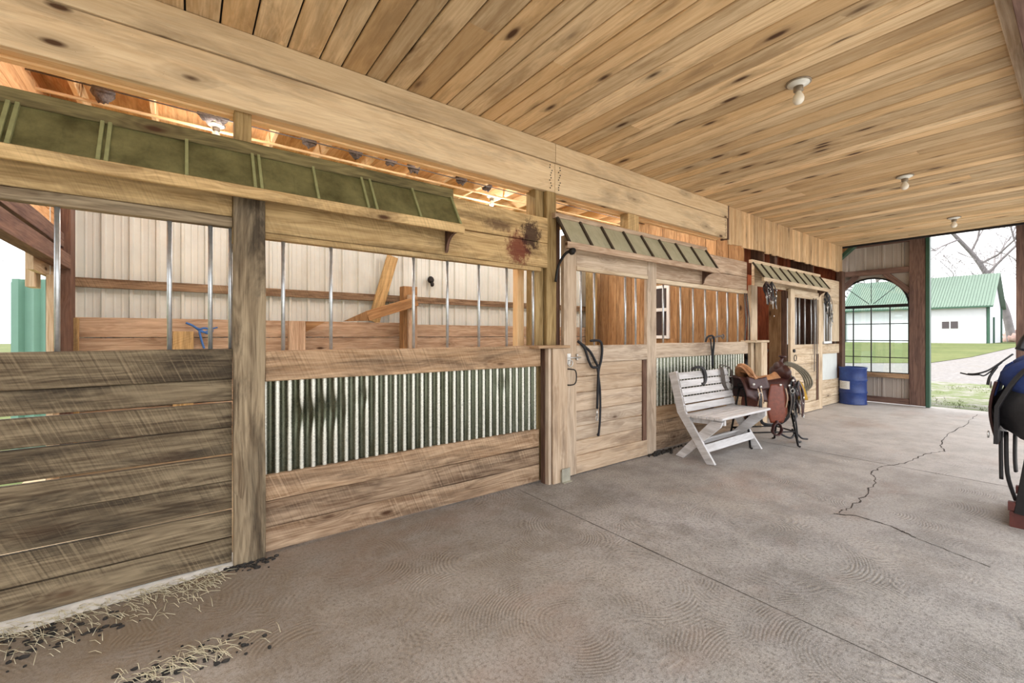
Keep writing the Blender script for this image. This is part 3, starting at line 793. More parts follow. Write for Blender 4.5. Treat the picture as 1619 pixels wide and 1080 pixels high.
# ------------------------------------------------------------------ awnings
def awning(label, x0, x1, ytop, ztop, yout, zout, ribs, pmat, rmat, wood_m, ribw, fascia=.055, brackets=(), loc=None, capz=.035, top_m=None):
    t = thing('stall_awning', label, 'awning', loc or ((x0 + x1) / 2, ytop, zout))
    a = Vector((0, ytop, ztop)); c = Vector((0, yout, zout)); d = (c - a).normalized(); n = Vector((0, d.z, -d.y))
    if n.y > 0: n = -n
    rb = sorted(ribs)
    edges = [x0] + [r for r in rb if x0 + .02 < r < x1 - .02] + [x1]
    for e0, e1 in zip(edges[:-1], edges[1:]):
        mb = MB(); P = [(e0 + .002, a.y, a.z), (e1 - .002, a.y, a.z), (e1 - .002, c.y, c.z), (e0 + .002, c.y, c.z)]
        mb.prism(P, n * -.008); obj('panel', mb, pmat, t)
    for r in rb:
        mb = MB(); p0 = a + n * .006 + Vector((r, 0, 0)); p1 = c + n * .006 + Vector((r, 0, 0))
        mb.board(p0, p1, ribw, .02, (1, 0, 0), .002); obj('rib', mb, rmat, t)
    mb = MB(); mb.box(x0 - .02, x1 + .01, ytop - .02, ytop + .03, ztop - .012, ztop + capz, .004, .003); obj('top_board', mb, top_m or wood_m, t)
    mb = MB(); mb.box(x0 - .02, x1 + .02, yout - .012, yout + .02, zout - fascia, zout + .006, .004, .003); obj('fascia_board', mb, wood_m, t)
    for bx in brackets:
        zb = zout - fascia - .0; poly = [(bx, ytop, ztop - .06), (bx, ytop, zb - .13)]
        for k in range(9):
            an = k / 8 * PI / 2; poly.append((bx, ytop - .02 - (ytop - yout - .03) * (1 - math.cos(an)), zb - .11 + .11 * math.sin(an)))
        poly.append((bx, yout + .02, zout - .01))
        mb = MB(); mb.prism(poly, (.022, 0, 0)); obj('bracket', mb, 'brownjamb', t)
    return t
aw1ribs = [-1.62, -1.31, -1.28, -.975, -.66, -.63, -.339, -.31, .003, .317, .35, .656, .965, 1.022, 1.338, 1.663]
# sashes of two panes: double ribs where two sashes meet
awning('long dark green awning of hinged sashes at the upper left', -1.75, 1.673, YW - .02, 2.445, 2.865, 2.19, aw1ribs, 'pane1', 'rib1', 'header', .016, .06, (1.62,), capz=.06, top_m='mossy')
aw2ribs = [2.80, 3.102, 3.411, 3.758, 4.07, 4.402, 4.735, 5.08, 5.425]
awning('sage green awning with dark ribs over the near stall door', 2.79, 5.44, YW - .02, 2.475, 2.861, 2.205, aw2ribs, 'pane2', 'rib2', 'pinkish', .03, .055, (5.36,))
aw3ribs = [6.68, 6.95, 7.252, 7.594, 7.908, 8.24, 8.562, 8.932, 9.3]
awning('small sage green awning with dark ribs over the tack room doorway', 6.67, 9.32, YW - .05, 2.44, 2.83, 2.19, aw3ribs, 'pane2', 'rib2', 'pale', .03, .05, (9.24,))
# curved metal arm at the near end of the second awning
t = thing('awning_arm', 'curved dark metal arm under the left end of the second awning', 'bracket', (2.8, 2.99, 1.9))
mb = MB(); mb.tube(spline([(2.79, 3.03, 1.86), (2.785, 2.99, 2.0), (2.80, 2.92, 2.1), (2.83, 2.88, 2.13)], 6), .013, 8); mb.lathe((2.83, 2.87, 2.12), [(.03, 0), (.034, .02), (.02, .05)], 12, (0, -1, .3)); obj('arm', mb, 'darkmetal', t)

# ------------------------------------------------------------------ inside the stalls
tk = thing('tack_room_partition', 'partition of tall knotty orange brown planks seen through the bars', 'partition', (6.9, 4.7, 0))
mb = MB(); y = 3.22
while y < 6.3:
    w = R.choice([.19, .24, .24, .29]); y1 = min(y + w, 6.32)
    if y1 > 4.5 and y < 4.95:
        mb.board((6.915, (y + y1) / 2, 0), (6.915, (y + y1) / 2, 1.3), y1 - y - .005, .025, (0, 1, 0), .004)
        mb.board((6.915, (y + y1) / 2, 2.26), (6.915, (y + y1) / 2, 3.55), y1 - y - .005, .025, (0, 1, 0), .004)
        if y < 4.5: mb.board((6.915, (y + 4.5) / 2, 1.3), (6.915, (y + 4.5) / 2, 2.26), 4.5 - y, .025, (0, 1, 0), .002)
        if y1 > 4.95: mb.board((6.915, (y1 + 4.95) / 2, 1.3), (6.915, (y1 + 4.95) / 2, 2.26), y1 - 4.95, .025, (0, 1, 0), .002)
    else: mb.board((6.915, (y + y1) / 2, 0), (6.915, (y + y1) / 2, 3.55), y1 - y - .005, .025, (0, 1, 0), .004)
    y = y1
obj('planks', mb, 'knotty', tk)
def sash_window(name, x, y0, y1, z0, z1, zm):
    w = struct(name, MB().box(x - .03, x + .01, y0, y0 + .055, z0, z1).box(x - .03, x + .01, y1 - .055, y1, z0, z1).box(x - .03, x + .01, y0 + .055, y1 - .055, z1 - .055, z1).box(x - .035, x + .01, y0 + .055, y1 - .055, z0, z0 + .055).box(x - .032, x + .01, y0 + .055, y1 - .055, zm - .03, zm + .03), 'white')
    mb = MB(); mb.box(x - .008, x, y0 + .05, y1 - .05, z0 + .05, z1 - .05, .001); obj('pane', mb, 'darkglass', w)
    return w
sash_window('window_1', 6.9, 4.5, 4.95, 1.3, 2.26, 1.82)
# post and rail remains at the stall divider
post('timber_post', 2.55, 2.77, 6.05, 6.2, 0, 2.08, 'knotty', 'upright divider post against the steel wall inside the second stall')
post('timber_post', 2.6, 2.74, 5.98, 6.04, 0, 1.95, 'pinkish', 'pinkish plank on the front of the divider post')
t = thing('broken_rail', 'split divider board sloping down to a pointed left end', 'board', (2.2, 5.95, 1.6))
mb = MB(); mb.board((1.98, 5.93, 1.62), (2.72, 5.95, 1.86), .14, .035, (0, 0, 1)); mb.prism([(1.985, 5.912, 1.555), (1.965, 5.912, 1.685), (1.66, 5.912, 1.54)], (0, .035, 0)); obj('board', mb, 'knotty', t)
mb = MB(); mb.board((2.21, 6.335, 1.555), (2.5, 6.335, 2.55), .17, .035, (1, 0, 0))
o = obj('diagonal_brace', mb, 'header', origin=(2.21, 6.335, 1.555)); tag(o, 'pale diagonal brace board on the steel wall left of the divider post', 'board')
post('block_post', 1.045, 1.24, 6.1, 6.2, 0, 1.54, 'pinkish', 'short pink brown post topping out at the kick boards, seen right of the broad post')
mb = MB(); mb.prism([(1.26, 6.18, 1.54), (1.5, 6.18, 1.54), (1.26, 6.18, 1.40)], (0, .03, 0))
o = obj('wood_gusset', mb, 'knotty', origin=(1.3, 6.2, 1.4)); tag(o, 'small triangular wood piece beside the short pink brown post', 'board')
post('block_post', -.98, -.87, 6.1, 6.2, 0, 1.53, 'header', 'short post by the dark corner post at far left')
post('block_post', -.12, .07, 6.15, 6.28, 0, 1.40, 'header', 'low wood block on the kick wall below the blue rope')
mb = MB()
mb.tube(spline([(.0, 6.26, 1.5), (.06, 6.25, 1.47), (.12, 6.24, 1.43), (.18, 6.24, 1.44), (.25, 6.24, 1.41), (.2, 6.24, 1.38), (.13, 6.24, 1.41), (.14, 6.24, 1.32), (.17, 6.24, 1.2)], 6), .012, 8)
mb.tube(spline([(.08, 6.26, 1.45), (.16, 6.23, 1.39), (.24, 6.24, 1.43), (.3, 6.26, 1.45)], 6), .009, 6)
o = obj('blue_rope', mb, 'bluerope', origin=(.1, 6.25, 1.2)); tag(o, 'blue rope hanging in loops on the far kick boards', 'rope')
mb = MB(); mb.lathe((3.15, 6.39, 2.25), [(.05, 0), (.06, .02), (.03, .05)], 10, (0, -1, 0)); mb.blob((3.17, 6.36, 2.18), .03, .02, .04)
o = obj('wall_outlet', mb, 'darkmetal', origin=(3.15, 6.38, 2.25)); tag(o, 'small dark fitting on the steel wall right of the divider post', 'fitting')
post('timber_post', 6.62, 6.78, 6.1, 6.28, 0, 3.4, 'pt', 'yellowish inner corner post seen through the near door bars')

# green door leaf outside the left opening
t = thing('green_door', 'mint green ribbed steel door standing outside the opening at far left', 'door', (-1.42, 7.3, 0))
A0, A1 = Vector((-1.60, 7.45, 0)), Vector((-1.26, 7.19, 0)); dv = (A1 - A0); nvv = Vector((dv.y, -dv.x, 0)).normalized()
mb = MB(); pts = [(0, 0), (.08, .0), (.12, .05), (.30, .05), (.34, 0), (.62, 0), (.66, .05), (.72, .05), (.76, 0), (1, 0)]
for (u0, h0), (u1, h1) in zip(pts[:-1], pts[1:]):
    p0 = A0 + dv * u0 + nvv * h0; p1 = A0 + dv * u1 + nvv * h1
    mb.prism([p0, p1, p1 + Vector((0, 0, 2.0)), p0 + Vector((0, 0, 2.0))], nvv * -.01)
obj('leaf', mb, 'greendoor', t)
mb = MB(); mb.board(A0 + Vector((0, 0, 0)) - nvv * .03, A0 + Vector((0, 0, 1.97)) - nvv * .03, .05, .05, dv); mb.board(A1 - nvv * .03, A1 + Vector((0, 0, 2.0)) - nvv * .03, .04, .05, dv); obj('edge_trim', mb, 'greendoor', t)
post('timber_post', -1.12, -1.06, 5.56, 5.76, 1.78, 2.34, 'pale', 'thin pale stud above the mint green door at far left')

# tack room behind the doorway
t = thing('tack_room_wall', 'red brown plank wall inside the tack room doorway', 'wall boards', (8.3, 4.2, 0))
mb = MB(); y = 3.42
while y < 6.3:
    w = R.choice([.18, .22, .26]); mb.board((8.9, y + w / 2, 0), (8.9, y + w / 2, 3.5), w - .005, .03, (0, 1, 0)); y += w
obj('planks', mb, 'red', t)
t = thing('doorway_jamb', 'orange brown boarded jamb left of the far stall door', 'jamb', (8.0, 3.15, 0))
mb = MB(); mb.box(7.96, 7.985, 3.11, 3.3, 0, 2.1, jit=.003); obj('side_board', mb, 'knotty', t)
mb = MB(); mb.box(7.965, 8.0, 3.03, 3.105, 0, 2.1); obj('edge_board', mb, 'brownjamb', t)
mb = MB(); mb.box(7.3, 7.33, 3.1, 3.3, 2.46, 3.5); mb.box(7.75, 7.85, 3.12, 3.2, 2.1, 3.4)
o = obj('short_studs', mb, 'brownjamb', origin=(7.5, 3.15, 2.1)); tag(o, 'dark studs above the third awning', 'stud')
mb = MB(); x = 7.0
while x < 10.6: mb.box(x, x + .2, 3.5, 3.53, 2.4, 3.5); x += .205
mb.box(10.6, 10.66, 3.12, 3.6, 2.46, 3.5)
o = obj('loft_boards', mb, 'red', origin=(8.8, 3.5, 2.4)); tag(o, 'red brown boards in the gap above the third awning', 'boards')
# dark tack stacked inside the doorway
for i, (x, y, z, rx, rz, mt, lab) in enumerate([(7.6, 3.62, .5, .3, .5, 'black_leather', 'large black saddle on the floor inside the tack room doorway'), (7.7, 3.5, 1.05, .22, .09, 'black_leather', 'black saddle pad on top of the dark tack in the doorway')]):
    mb = MB(); mb.blob((x, y, z), rx, .2, rz, 12, .3, i)
    mb.tube(arc((x + .05, y - .2, z - .1 + .1 * i), .12, 0, PI, 12), .022, 8); mb.tube(spline([(x - .2, y - .2, z + rz * .5), (x, y - .24, z + rz * .3), (x + .2, y - .2, z + rz * .6)], 5), .025, 8)
    if i == 0: mb.box(x - .25, x + .25, y - .15, y + .15, 0, .1)
    o = obj('saddle_gear', mb, mt, origin=(x, y, 0 if i == 0 else .97)); tag(o, lab, 'tack')
# window beyond the far stall door
w = struct('window_2', MB().box(9.2, 9.25, 3.7, 3.76, 1.1, 2.05).box(9.2, 9.25, 3.76, 4.5, 1.1, 1.16), 'white')
t = thing('sash_leaf', 'white muntin window leaf behind the bars of the far stall door', 'window', (8.6, 3.2, 0))
mb = MB(); mb.box(8.22, 8.27, 3.15, 3.17, 0, 2.0); mb.box(8.62, 8.67, 3.15, 3.17, 0, 2.0); mb.box(8.27, 8.62, 3.15, 3.17, 1.66, 1.7); mb.box(8.43, 8.46, 3.152, 3.168, 1.2, 2.0); mb.box(8.27, 8.62, 3.15, 3.17, 1.95, 2.0); mb.box(8.27, 8.62, 3.15, 3.17, 1.2, 1.23)
obj('muntins', mb, 'white', t)
mb = MB(); mb.box(8.26, 8.44, 3.157, 3.161, 1.22, 1.96, .001); obj('painted_daylight_pane', mb, 'siding', t)  # opaque white pane stands in for daylight through the sash
mb = MB(); mb.box(9.4, 9.43, 3.12, 6.3, 0, 3.5)
o = obj('inner_partition', mb, 'brownjamb', origin=(9.4, 4.7, 0)); tag(o, 'dark brown partition behind the far stall door', 'partition')

# ------------------------------------------------------------------ sliding end door with arched window
XD = 11.15
dd = thing('barn_door', 'tall sliding barn door with an arched grid window at the far end', 'door', (XD, 2.6, 0))
mb = MB()
def rib_piece(y0, y1, z0, z1): ribbed(mb, y0, y1, XD + .05, z0, z1, pitch=.3, h=.02, sign=-1, along='y')
rib_piece(1.87, 3.35, 2.62, 3.3); rib_piece(1.87, 3.35, .03, .62)
# siding either side of the arch follows its curve
yc, zs_, ra = 2.682, 1.94, .59
for sgn in (-1, 1):
    poly = [(XD + .045, yc + sgn * .82, zs_ - .0), (XD + .045, yc + sgn * .82, 2.64), (XD + .045, yc, 2.64)]
    for k in range(13): a_ = PI / 2 * (1 - k / 12); poly.append((XD + .045, yc + sgn * ra * math.cos(a_), zs_ + ra * math.sin(a_)))
    if sgn > 0: poly = poly[::-1]
    mb.prism(poly, (.01, 0, 0))
obj('siding', mb, 'siding_in', dd)
mb = MB(); mb.box(XD - .05, XD + .04, 1.86, 2.09, .03, 3.3, .004, .003); obj('frame_post', mb, 'barnpost', dd)
mb = MB(); mb.box(XD - .045, XD + .035, 3.29, 3.4, .03, 3.3); obj('frame_post', mb, 'barnpost', dd)
mb = MB(); mb.box(XD - .04, XD + .04, 2.09, 3.29, 3.17, 3.3, .004); obj('top_rail', mb, 'barnpost', dd)
mb = MB(); mb.box(XD - .04, XD + .03, 2.09, 3.29, 2.58, 2.69, .004); obj('arch_rail', mb, 'barnpost', dd)
mb = MB(); mb.box(XD - .04, XD + .03, 2.09, 3.29, .52, .61, .004); obj('window_sill', mb, 'kick2', dd)
mb = MB(); mb.box(XD - .04, XD + .04, 1.86, 3.29, .02, .13, .004); obj('bottom_rail', mb, 'barnpost', dd)
for sgn in (-1, 1):
    mb = MB(); mb.board((XD, yc + sgn * .6, 2.2), (XD, yc + sgn * .22, 2.6), .1, .06, (0, sgn, 1)); obj('corner_brace', mb, 'barnpost', dd)
wf = MB()
wf.tube(arc((XD + .02, yc, zs_), ra - .012, 0, PI, 28, (0, 1, 0), (0, 0, 1)), .018, 6)
wf.box(XD, XD + .035, yc - ra, yc + ra, 1.915, 1.975, .003); wf.box(XD, XD + .035, yc - ra, yc - ra + .022, .62, 1.92, .002); wf.box(XD, XD + .035, yc + ra - .022, yc + ra, .62, 1.92, .002)
wf.box(XD, XD + .035, yc - ra, yc + ra, .6, .625, .002)
wfo = obj('arched_window', wf, 'darkmetal', dd)
mb = MB()
for y in (yc - .295, yc, yc + .295): mb.box(XD + .008, XD + .028, y - .009, y + .009, .62, 1.93, .002)
for z in (1.59, 1.255, .92): mb.box(XD + .009, XD + .027, yc - ra, yc + ra, z - .008, z + .008, .002)
for a_ in (PI / 4, PI / 2, 3 * PI / 4): mb.tube([(XD + .018, yc + .05 * math.cos(a_), 1.97 + .04 * math.sin(a_)), (XD + .018, yc + (ra - .01) * math.cos(a_), zs_ + (ra - .01) * math.sin(a_))], .006, 6)
obj('muntins', mb, 'darkmetal', wfo)
poly = [(XD + .016, yc - ra + .01, .62), (XD + .016, yc + ra - .01, .62)] + [(XD + .016, yc + (ra - .012) * math.cos(PI * k / 24), zs_ + (ra - .012) * math.sin(PI * k / 24)) for k in range(25)]
mb = MB(); mb.prism(poly, (.003, 0, 0)); obj('pane', mb, 'glass', wfo)
mb = MB(); mb.box(XD - .06, XD + .06, 1.80, 1.855, .01, 3.32, .002); obj('edge_trim', mb, 'green', dd)

# green chamfered frame of the end opening
t = thing('end_opening_trim', 'dark green steel trim with a chamfered corner around the end opening', 'trim', (XE + .1, 3.1, 0))
mb = MB(); mb.box(XE + .06, XE + .2, 3.12, 3.18, .0, 2.93, .002); obj('side_trim', mb, 'green', t)
mb = MB(); mb.board((XE + .13, 3.155, 2.92), (XE + .13, 2.86, 3.2), .06, .14, (0, 1, 1), .002); obj('corner_trim', mb, 'green', t)
mb = MB(); mb.prism([(XE + .1, 3.14, 2.95), (XE + .1, 3.14, 3.3), (XE + .1, 2.83, 3.25)], (.03, 0, 0)); obj('corner_gusset', mb, 'roof', t)
t = thing('door_track', 'dark sliding door track above the end opening', 'track', (11.1, 1.5, 3.3))
mb = MB(); mb.box(XD - .03, XD + .05, -.3, 3.3, 3.3, 3.36, .002); obj('rail', mb, 'darkmetal', t)
mb = MB(); mb.box(XE + .05, XD + .3, -.3, 3.5, 3.4, 3.43, .002); obj('overhang_board', mb, 'barnpost', t)
post('barn_post', 11.05, 11.25, .45, .745, 0, 3.5, 'barnpost', 'purple brown square post at the right edge of the end opening')
mb = MB(); ribbed(mb, 3.35, 6.5, XD - .02, 0, 3.6, along='y'); struct('wall_right', mb, 'siding', 'far gable end wall behind the stalls')

mb = MB(); mb.box(-4.1, -4.0, -1.2, 3.16, 0, 3.4)
struct('wall_light_block', mb, 'kick2', 'unseen end wall added behind the viewer to cut light from the left')  # added out of view so that left-facing sides stay darker
# ------------------------------------------------------------------ blue barrel
t = thing('steel_barrel', 'blue steel barrel with a torn white label in the far corner', 'barrel', (10.66, 2.80, 0))
c = (10.62, 2.84, 0); pr = [(.2, .006), (.215, 0), (.228, .006), (.226, .02), (.218, .03)]
for z in (.24, .48): pr += [(.218, z - .03), (.222, z - .02), (.232, z), (.222, z + .02), (.218, z + .03)]
pr += [(.218, .69), (.226, .705), (.229, .72), (.224, .735), (.214, .735), (.212, .715)]
mb = MB(); mb.lathe(c, pr, 48, cap=False); mb.lathe(c, [(.001, .008), (.2, .008)], 48, cap=False); obj('shell', mb, 'barrel', t)
mb = MB(); mb.lathe(c, [(.212, .714), (.21, .712), (.0005, .712)], 48, cap=False); mb.lathe((10.56, 2.74, .712), [(.03, 0), (.03, .01), (.001, .012)], 14); obj('lid', mb, 'barrel', t)
mb = MB()
def lab(u, v):
    a_ = math.radians(-236 + 58 * u); return Vector((c[0] + .2205 * math.cos(a_), c[1] + .2205 * math.sin(a_), .30 + .165 * v))
mb.grid(lab, 12, 3); obj('paper_label', mb, 'white', t, label='torn white paper label')
mb = MB()
for z in (.34, .37, .40, .43):
    mb.tube([Vector((c[0] + .2215 * math.cos(math.radians(a_)), c[1] + .2215 * math.sin(math.radians(a_)), z + .004 * math.sin(a_))) for a_ in range(-222, -188, 4)], .0018, 4)
obj('smudged_marks', mb, 'grey_strap', t)

# ------------------------------------------------------------------ white bench
bn = thing('garden_bench', 'white painted plank bench with crossed legs beside the stall front', 'bench', (4.95, 2.5, 0))
def bpanel(x, poly2, tk=.03): 
    mb = MB(); mb.prism([(x, y, z) for y, z in poly2], (tk, 0, 0)); return mb
BX0, BX1 = 4.37, 5.46
for x in (BX0, BX1 - .03):
    mb = bpanel(x, [(2.865, .93), (2.775, .955), (2.665, .52), (2.33, .012), (2.42, 0), (2.76, .5)]); obj('back_leg', mb, 'white_bench', bn)
    mb = bpanel(x + (.032 if x == BX0 else -.032), [(2.80, .012), (2.71, .0), (2.29, .40), (2.27, .455), (2.39, .455)]); obj('front_leg', mb, 'white_bench', bn)
    mb = bpanel(x + (.064 if x == BX0 else -.064), [(2.7, .40), (2.7, .475), (2.26, .475), (2.26, .42)]); obj('seat_support', mb, 'white_bench', bn)
for k in range(5):
    y0 = 2.245 + k * .088; mb = MB(); mb.board((BX0 - .01, y0 + .041, .492 - k * .003), (BX1 + .01, y0 + .041, .492 - k * .003), .08, .026, (0, 1, 0), .006); obj('seat_slat', mb, 'white_bench', bn)
for k in range(5):
    u = k / 4; yy = 2.775 - .085 * u - .018; zz = .90 - .35 * u
    mb = MB(); mb.board((BX0 + .01, yy, zz), (BX1 + (-.0), yy, zz), .076, .022, (0, .25, 1), .005); obj('back_slat', mb, 'white_bench', bn)
mb = MB(); mb.board((BX0 + .03, 2.44, .155), (BX1 - .03, 2.44, .155), .085, .024, (0, .55, 1), .004); obj('stretcher', mb, 'white_bench', bn)
mb = MB(); mb.board((BX0 + .03, 2.60, .17), (BX1 - .03, 2.60, .17), .07, .024, (0, -.6, 1), .004); obj('stretcher', mb, 'white_bench', bn)

# ------------------------------------------------------------------ western saddle on its stand
def xform(mb, loc, ang, sc=1.0):
    rot = Matrix.Rotation(ang, 3, 'Z'); l = Vector(loc)
    mb.v = [rot @ (Vector(v) * sc) + l for v in mb.v]; return mb
SL = (5.77, 2.46, .74); SA = math.radians(-30)
sd = thing('western_saddle', 'tan and dark brown leather saddle on a stand right of the bench', 'saddle', (SL[0], SL[1], SL[2] - .45))
def interp(x, pts):
    for (a, fa), (b_, fb) in zip(pts[:-1], pts[1:]):
        if x <= b_:
            t_ = (x - a) / (b_ - a); t_ = t_ * t_ * (3 - 2 * t_); return fa + (fb - fa) * t_
    return pts[-1][1]
def seat_fn(u, v):
    x = -.27 + .50 * u; h = interp(x, [(-.27, .24), (-.2, .15), (-.05, .105), (.08, .12), (.23, .19)]); w = interp(x, [(-.27, .13), (-.12, .19), (.05, .13), (.23, .09)])
    a_ = (v - .5) * 2; return Vector((x - (.03 * (1 - a_ * a_) if u < .1 else 0), a_ * w, h - (abs(a_) ** 2.2) * interp(x, [(-.27, .10), (-.1, .12), (.23, .14)])))
mb = MB(); mb.grid(seat_fn, 22, 16, .02); obj('seat', xform(mb, SL, SA), 'tan_leather', sd)
def cant(u, v):
    a_ = (u - .5) * PI * 1.05; r = .175 + .0 * v
    return Vector((-.255 - .035 * v - .05 * (math.cos(a_)) + .06, r * math.sin(a_), .10 + .155 * math.cos(a_) * (.35 + .65 * v) + .0))
mb = MB(); mb.grid(cant, 22, 6, .022)
mb.tube([cant(i / 20, 1) for i in range(21)], .014, 8); obj('cantle', xform(mb, SL, SA), 'tan_leather', sd)
def skirt(u, v):
    x = -.38 + .70 * u; a_ = (v - .5) * 2; s_ = abs(a_)
    w = .05 + .19 * s_ ** .8; z = .075 - .26 * s_ ** 1.7
    xx = x; e = min(u, 1 - u); rnd_ = 0.05 * max(0, .18 - e) / .18 * s_
    return Vector((xx, math.copysign(w, a_) if s_ > 0 else 0, z + rnd_ + interp(x, [(-.38, .03), (0, 0), (.32, .03)])))
mb = MB(); mb.grid(skirt, 20, 22, .014); obj('skirt', xform(mb, SL, SA), 'brown_leather', sd)
def jockey(side):
    def fn(u, v):
        x = -.33 + .25 * u; return Vector((x, side * (.17 + .055 * v), .10 - .13 * v - .02 * math.sin(u * PI) + .02))
    return fn
for sd_ in (-1, 1):
    mb = MB(); mb.grid(jockey(sd_), 8, 8, .012 * sd_); obj('rear_jockey', xform(mb, SL, SA), 'brown_leather', sd)
mb = MB(); mb.blob((.235, 0, .15), .075, .165, .105, 14, .08); mb.blob((.22, 0, .2), .055, .09, .09, 10, .05); obj('swell', xform(mb, SL, SA), 'brown_leather', sd)
mb = MB(); mb.tube([(.235, 0, .24), (.25, 0, .30), (.26, 0, .335)], [.028, .02, .018], 12); mb.lathe((.262, 0, .335), [(.018, 0), (.04, .006), (.044, .016), (.036, .026), (.001, .03)], 20, (.15, 0, 1)); obj('horn', xform(mb, SL, SA), 'brown_leather', sd)
for s_ in (-1, 1):
    def fender(u, v, s_=s_):
        z = .03 - .46 * v; w = .08 + .05 * math.sin(min(1, v * 1.35) * PI * .62) - .06 * max(0, v - .75) * 3
        return Vector((.02 - .02 * v + (u - .5) * 2 * w, s_ * (.225 + .03 * math.sin(v * PI * .6)) - s_ * .01 * (2 * u - 1) ** 2, z))
    mb = MB(); mb.grid(fender, 8, 16, .01 * s_); obj('fender', xform(mb, SL, SA), 'fender', sd)
    mb = MB(); cx_, cz_ = -.01, -.50; yy = s_ * .255
    mb.tube([(cx_ + .05 * math.cos(a_) * (1 if math.sin(a_) > 0 else 1.25), yy, cz_ + .0 + .075 * math.sin(a_)) for a_ in [2 * PI * k / 20 for k in range(20)]], .011, 8, closed=True, flat=2.4, nrm=(0, 1, 0))
    mb.tube([(cx_, yy, -.40), (cx_, yy, -.44)], .018, 8); obj('stirrup', xform(mb, SL, SA), 'brown_leather', sd)
for s_ in (-1, 1):
    for (x, z0, z1) in ((.17, .0, -.34), (.21, .0, -.28), (-.20, -.02, -.30), (-.24, -.02, -.22), (.12, -.02, -.25)):
        mb = MB(); mb.tube(spline([(x, s_ * .235, z0), (x + .01, s_ * .255, (z0 + z1) / 2), (x - .01, s_ * .25, z1)], 5), .009, 6, flat=.4, nrm=(0, 1, 0))
        obj('saddle_string', xform(mb, SL, SA), 'grey_strap' if x > .15 else 'pinkish', sd)
mb = MB()
for s_ in (-1, 1):
    for (x, z) in ((.17, .01), (.22, .07), (-.2, .0), (-.29, .03), (.05, .02)): mb.lathe((x, s_ * (.232 if abs(x) > .1 else .24), z), [(.017, 0), (.014, .006), (.002, .009)], 12, (0, s_, 0))
    mb.tube([(.2 + .026 * math.cos(k * PI / 6), s_ * .25, -.05 + .026 * math.sin(k * PI / 6)) for k in range(12)], .004, 6, closed=True)
    mb.tube([(-.22 + .024 * math.cos(k * PI / 6), s_ * .25, -.09 + .024 * math.sin(k * PI / 6)) for k in range(12)], .004, 6, closed=True)
obj('conchos', xform(mb, SL, SA), 'silver', sd)
mb = MB(); mb.tube(spline([(-.22, -.25, -.1), (-.22, -.26, -.3), (-.15, -.2, -.44), (.05, -.16, -.47), (.17, -.22, -.36), (.2, -.25, -.08)], 6), .02, 8, flat=.35, nrm=(0, 1, 0)); obj('cinch', xform(mb, SL, SA), 'black_leather', sd)
def pad(u, v):
    x = .18 + .26 * u; a_ = (v - .5) * 2; s_ = abs(a_); return Vector((x, math.copysign(.06 + .15 * s_ ** .8, a_) if s_ > 0 else 0, .05 - .22 * s_ ** 1.7))
mb = MB(); mb.grid(pad, 6, 16, .014); obj('saddle_pad', xform(mb, SL, SA), 'yellow', origin=Vector(SL) + Vector((.25, -.1, -.2)))
bpy.data.objects['saddle_pad']['label'] = 'mustard felt saddle pad under the front of the tan saddle'; bpy.data.objects['saddle_pad']['category'] = 'saddle pad'
st = thing('saddle_stand', 'dark metal saddle stand with thin splayed legs right of the bench', 'stand', (SL[0], SL[1], 0))
mb = MB(); mb.tube([(-.33, 0, .0), (.33, 0, .0)], .022, 10)
for s_ in (-1, 1): mb.tube([(-.33, s_ * .08, -.04), (.33, s_ * .08, -.04)], .014, 8)
obj('rack_top', xform(mb, SL, SA), 'darkmetal', st)
for (xa, s_) in ((-.28, -1), (-.28, 1), (.28, -1), (.28, 1)):
    mb = MB(); mb.tube([(xa, s_ * .05, -.04), (xa * 1.12, s_ * .2, -.725), (xa * 1.12 + .0, s_ * .23, -.73)], .012, 8); obj('leg', xform(mb, SL, SA), 'darkmetal', st)
mb = MB()
for s_ in (-1, 1): mb.tube([(-.3, s_ * .165, -.56), (.3, s_ * .165, -.56)], .009, 6)
for xa in (-.3, .3): mb.tube([(xa, -.165, -.56), (xa, .165, -.56)], .009, 6)
obj('cross_bars', xform(mb, SL, SA), 'darkmetal', st)

# lasso coil and bridles on the horn
def coil(name, label, cat, c, r, ax, ay, turns, rad, mat, a0=0, a1=2 * PI, group=None):
    t = MB(); pts = []
    N = int(28 * turns)
    for i in range(N + 1):
        a_ = a0 + (a1 - a0) * i / N * turns; k = 1 + .05 * math.sin(i * 1.3)
        pts.append(Vector(c) + Vector(ax) * (r * k * math.cos(a_)) + Vector(ay) * (r * 1.15 * k * math.sin(a_)) + Vector((.004 * math.sin(i), .012 * math.sin(i * .7), 0)))
    t.tube(pts, rad, 8); o = obj(name, t, mat, origin=(c[0], c[1], c[2] - r)); tag(o, label, cat, group); return o
mb = MB()
HP = Vector(SL) + Matrix.Rotation(SA, 3, 'Z') @ Vector((.27, 0, .26))
for k in range(4):
    o_ = Vector((.01 * k, -.012 * k, .008 * k))
    mb.tube(spline([HP + o_, HP + Vector((.15, -.07, -.05)) + o_, HP + Vector((.26, -.13, -.16)) + o_ * 1.3, HP + Vector((.29, -.15, -.30)) + o_ * 1.6, HP + Vector((.22, -.12, -.38)) + o_, HP + Vector((.08, -.06, -.37)) + o_], 7), .011, 8)
mb.tube(spline([HP + Vector((.27, -.14, -.32)), HP + Vector((.29, -.15, -.38)), HP + Vector((.27, -.14, -.43))], 4), [.02, .024, .024, .024, .024, .024, .024, .024, .018], 8)
o = obj('lasso_rope', mb, 'rope', origin=HP + Vector((.1, -.05, -.4))); tag(o, 'stiff lasso rope curving out from the horn of the tan saddle', 'rope')

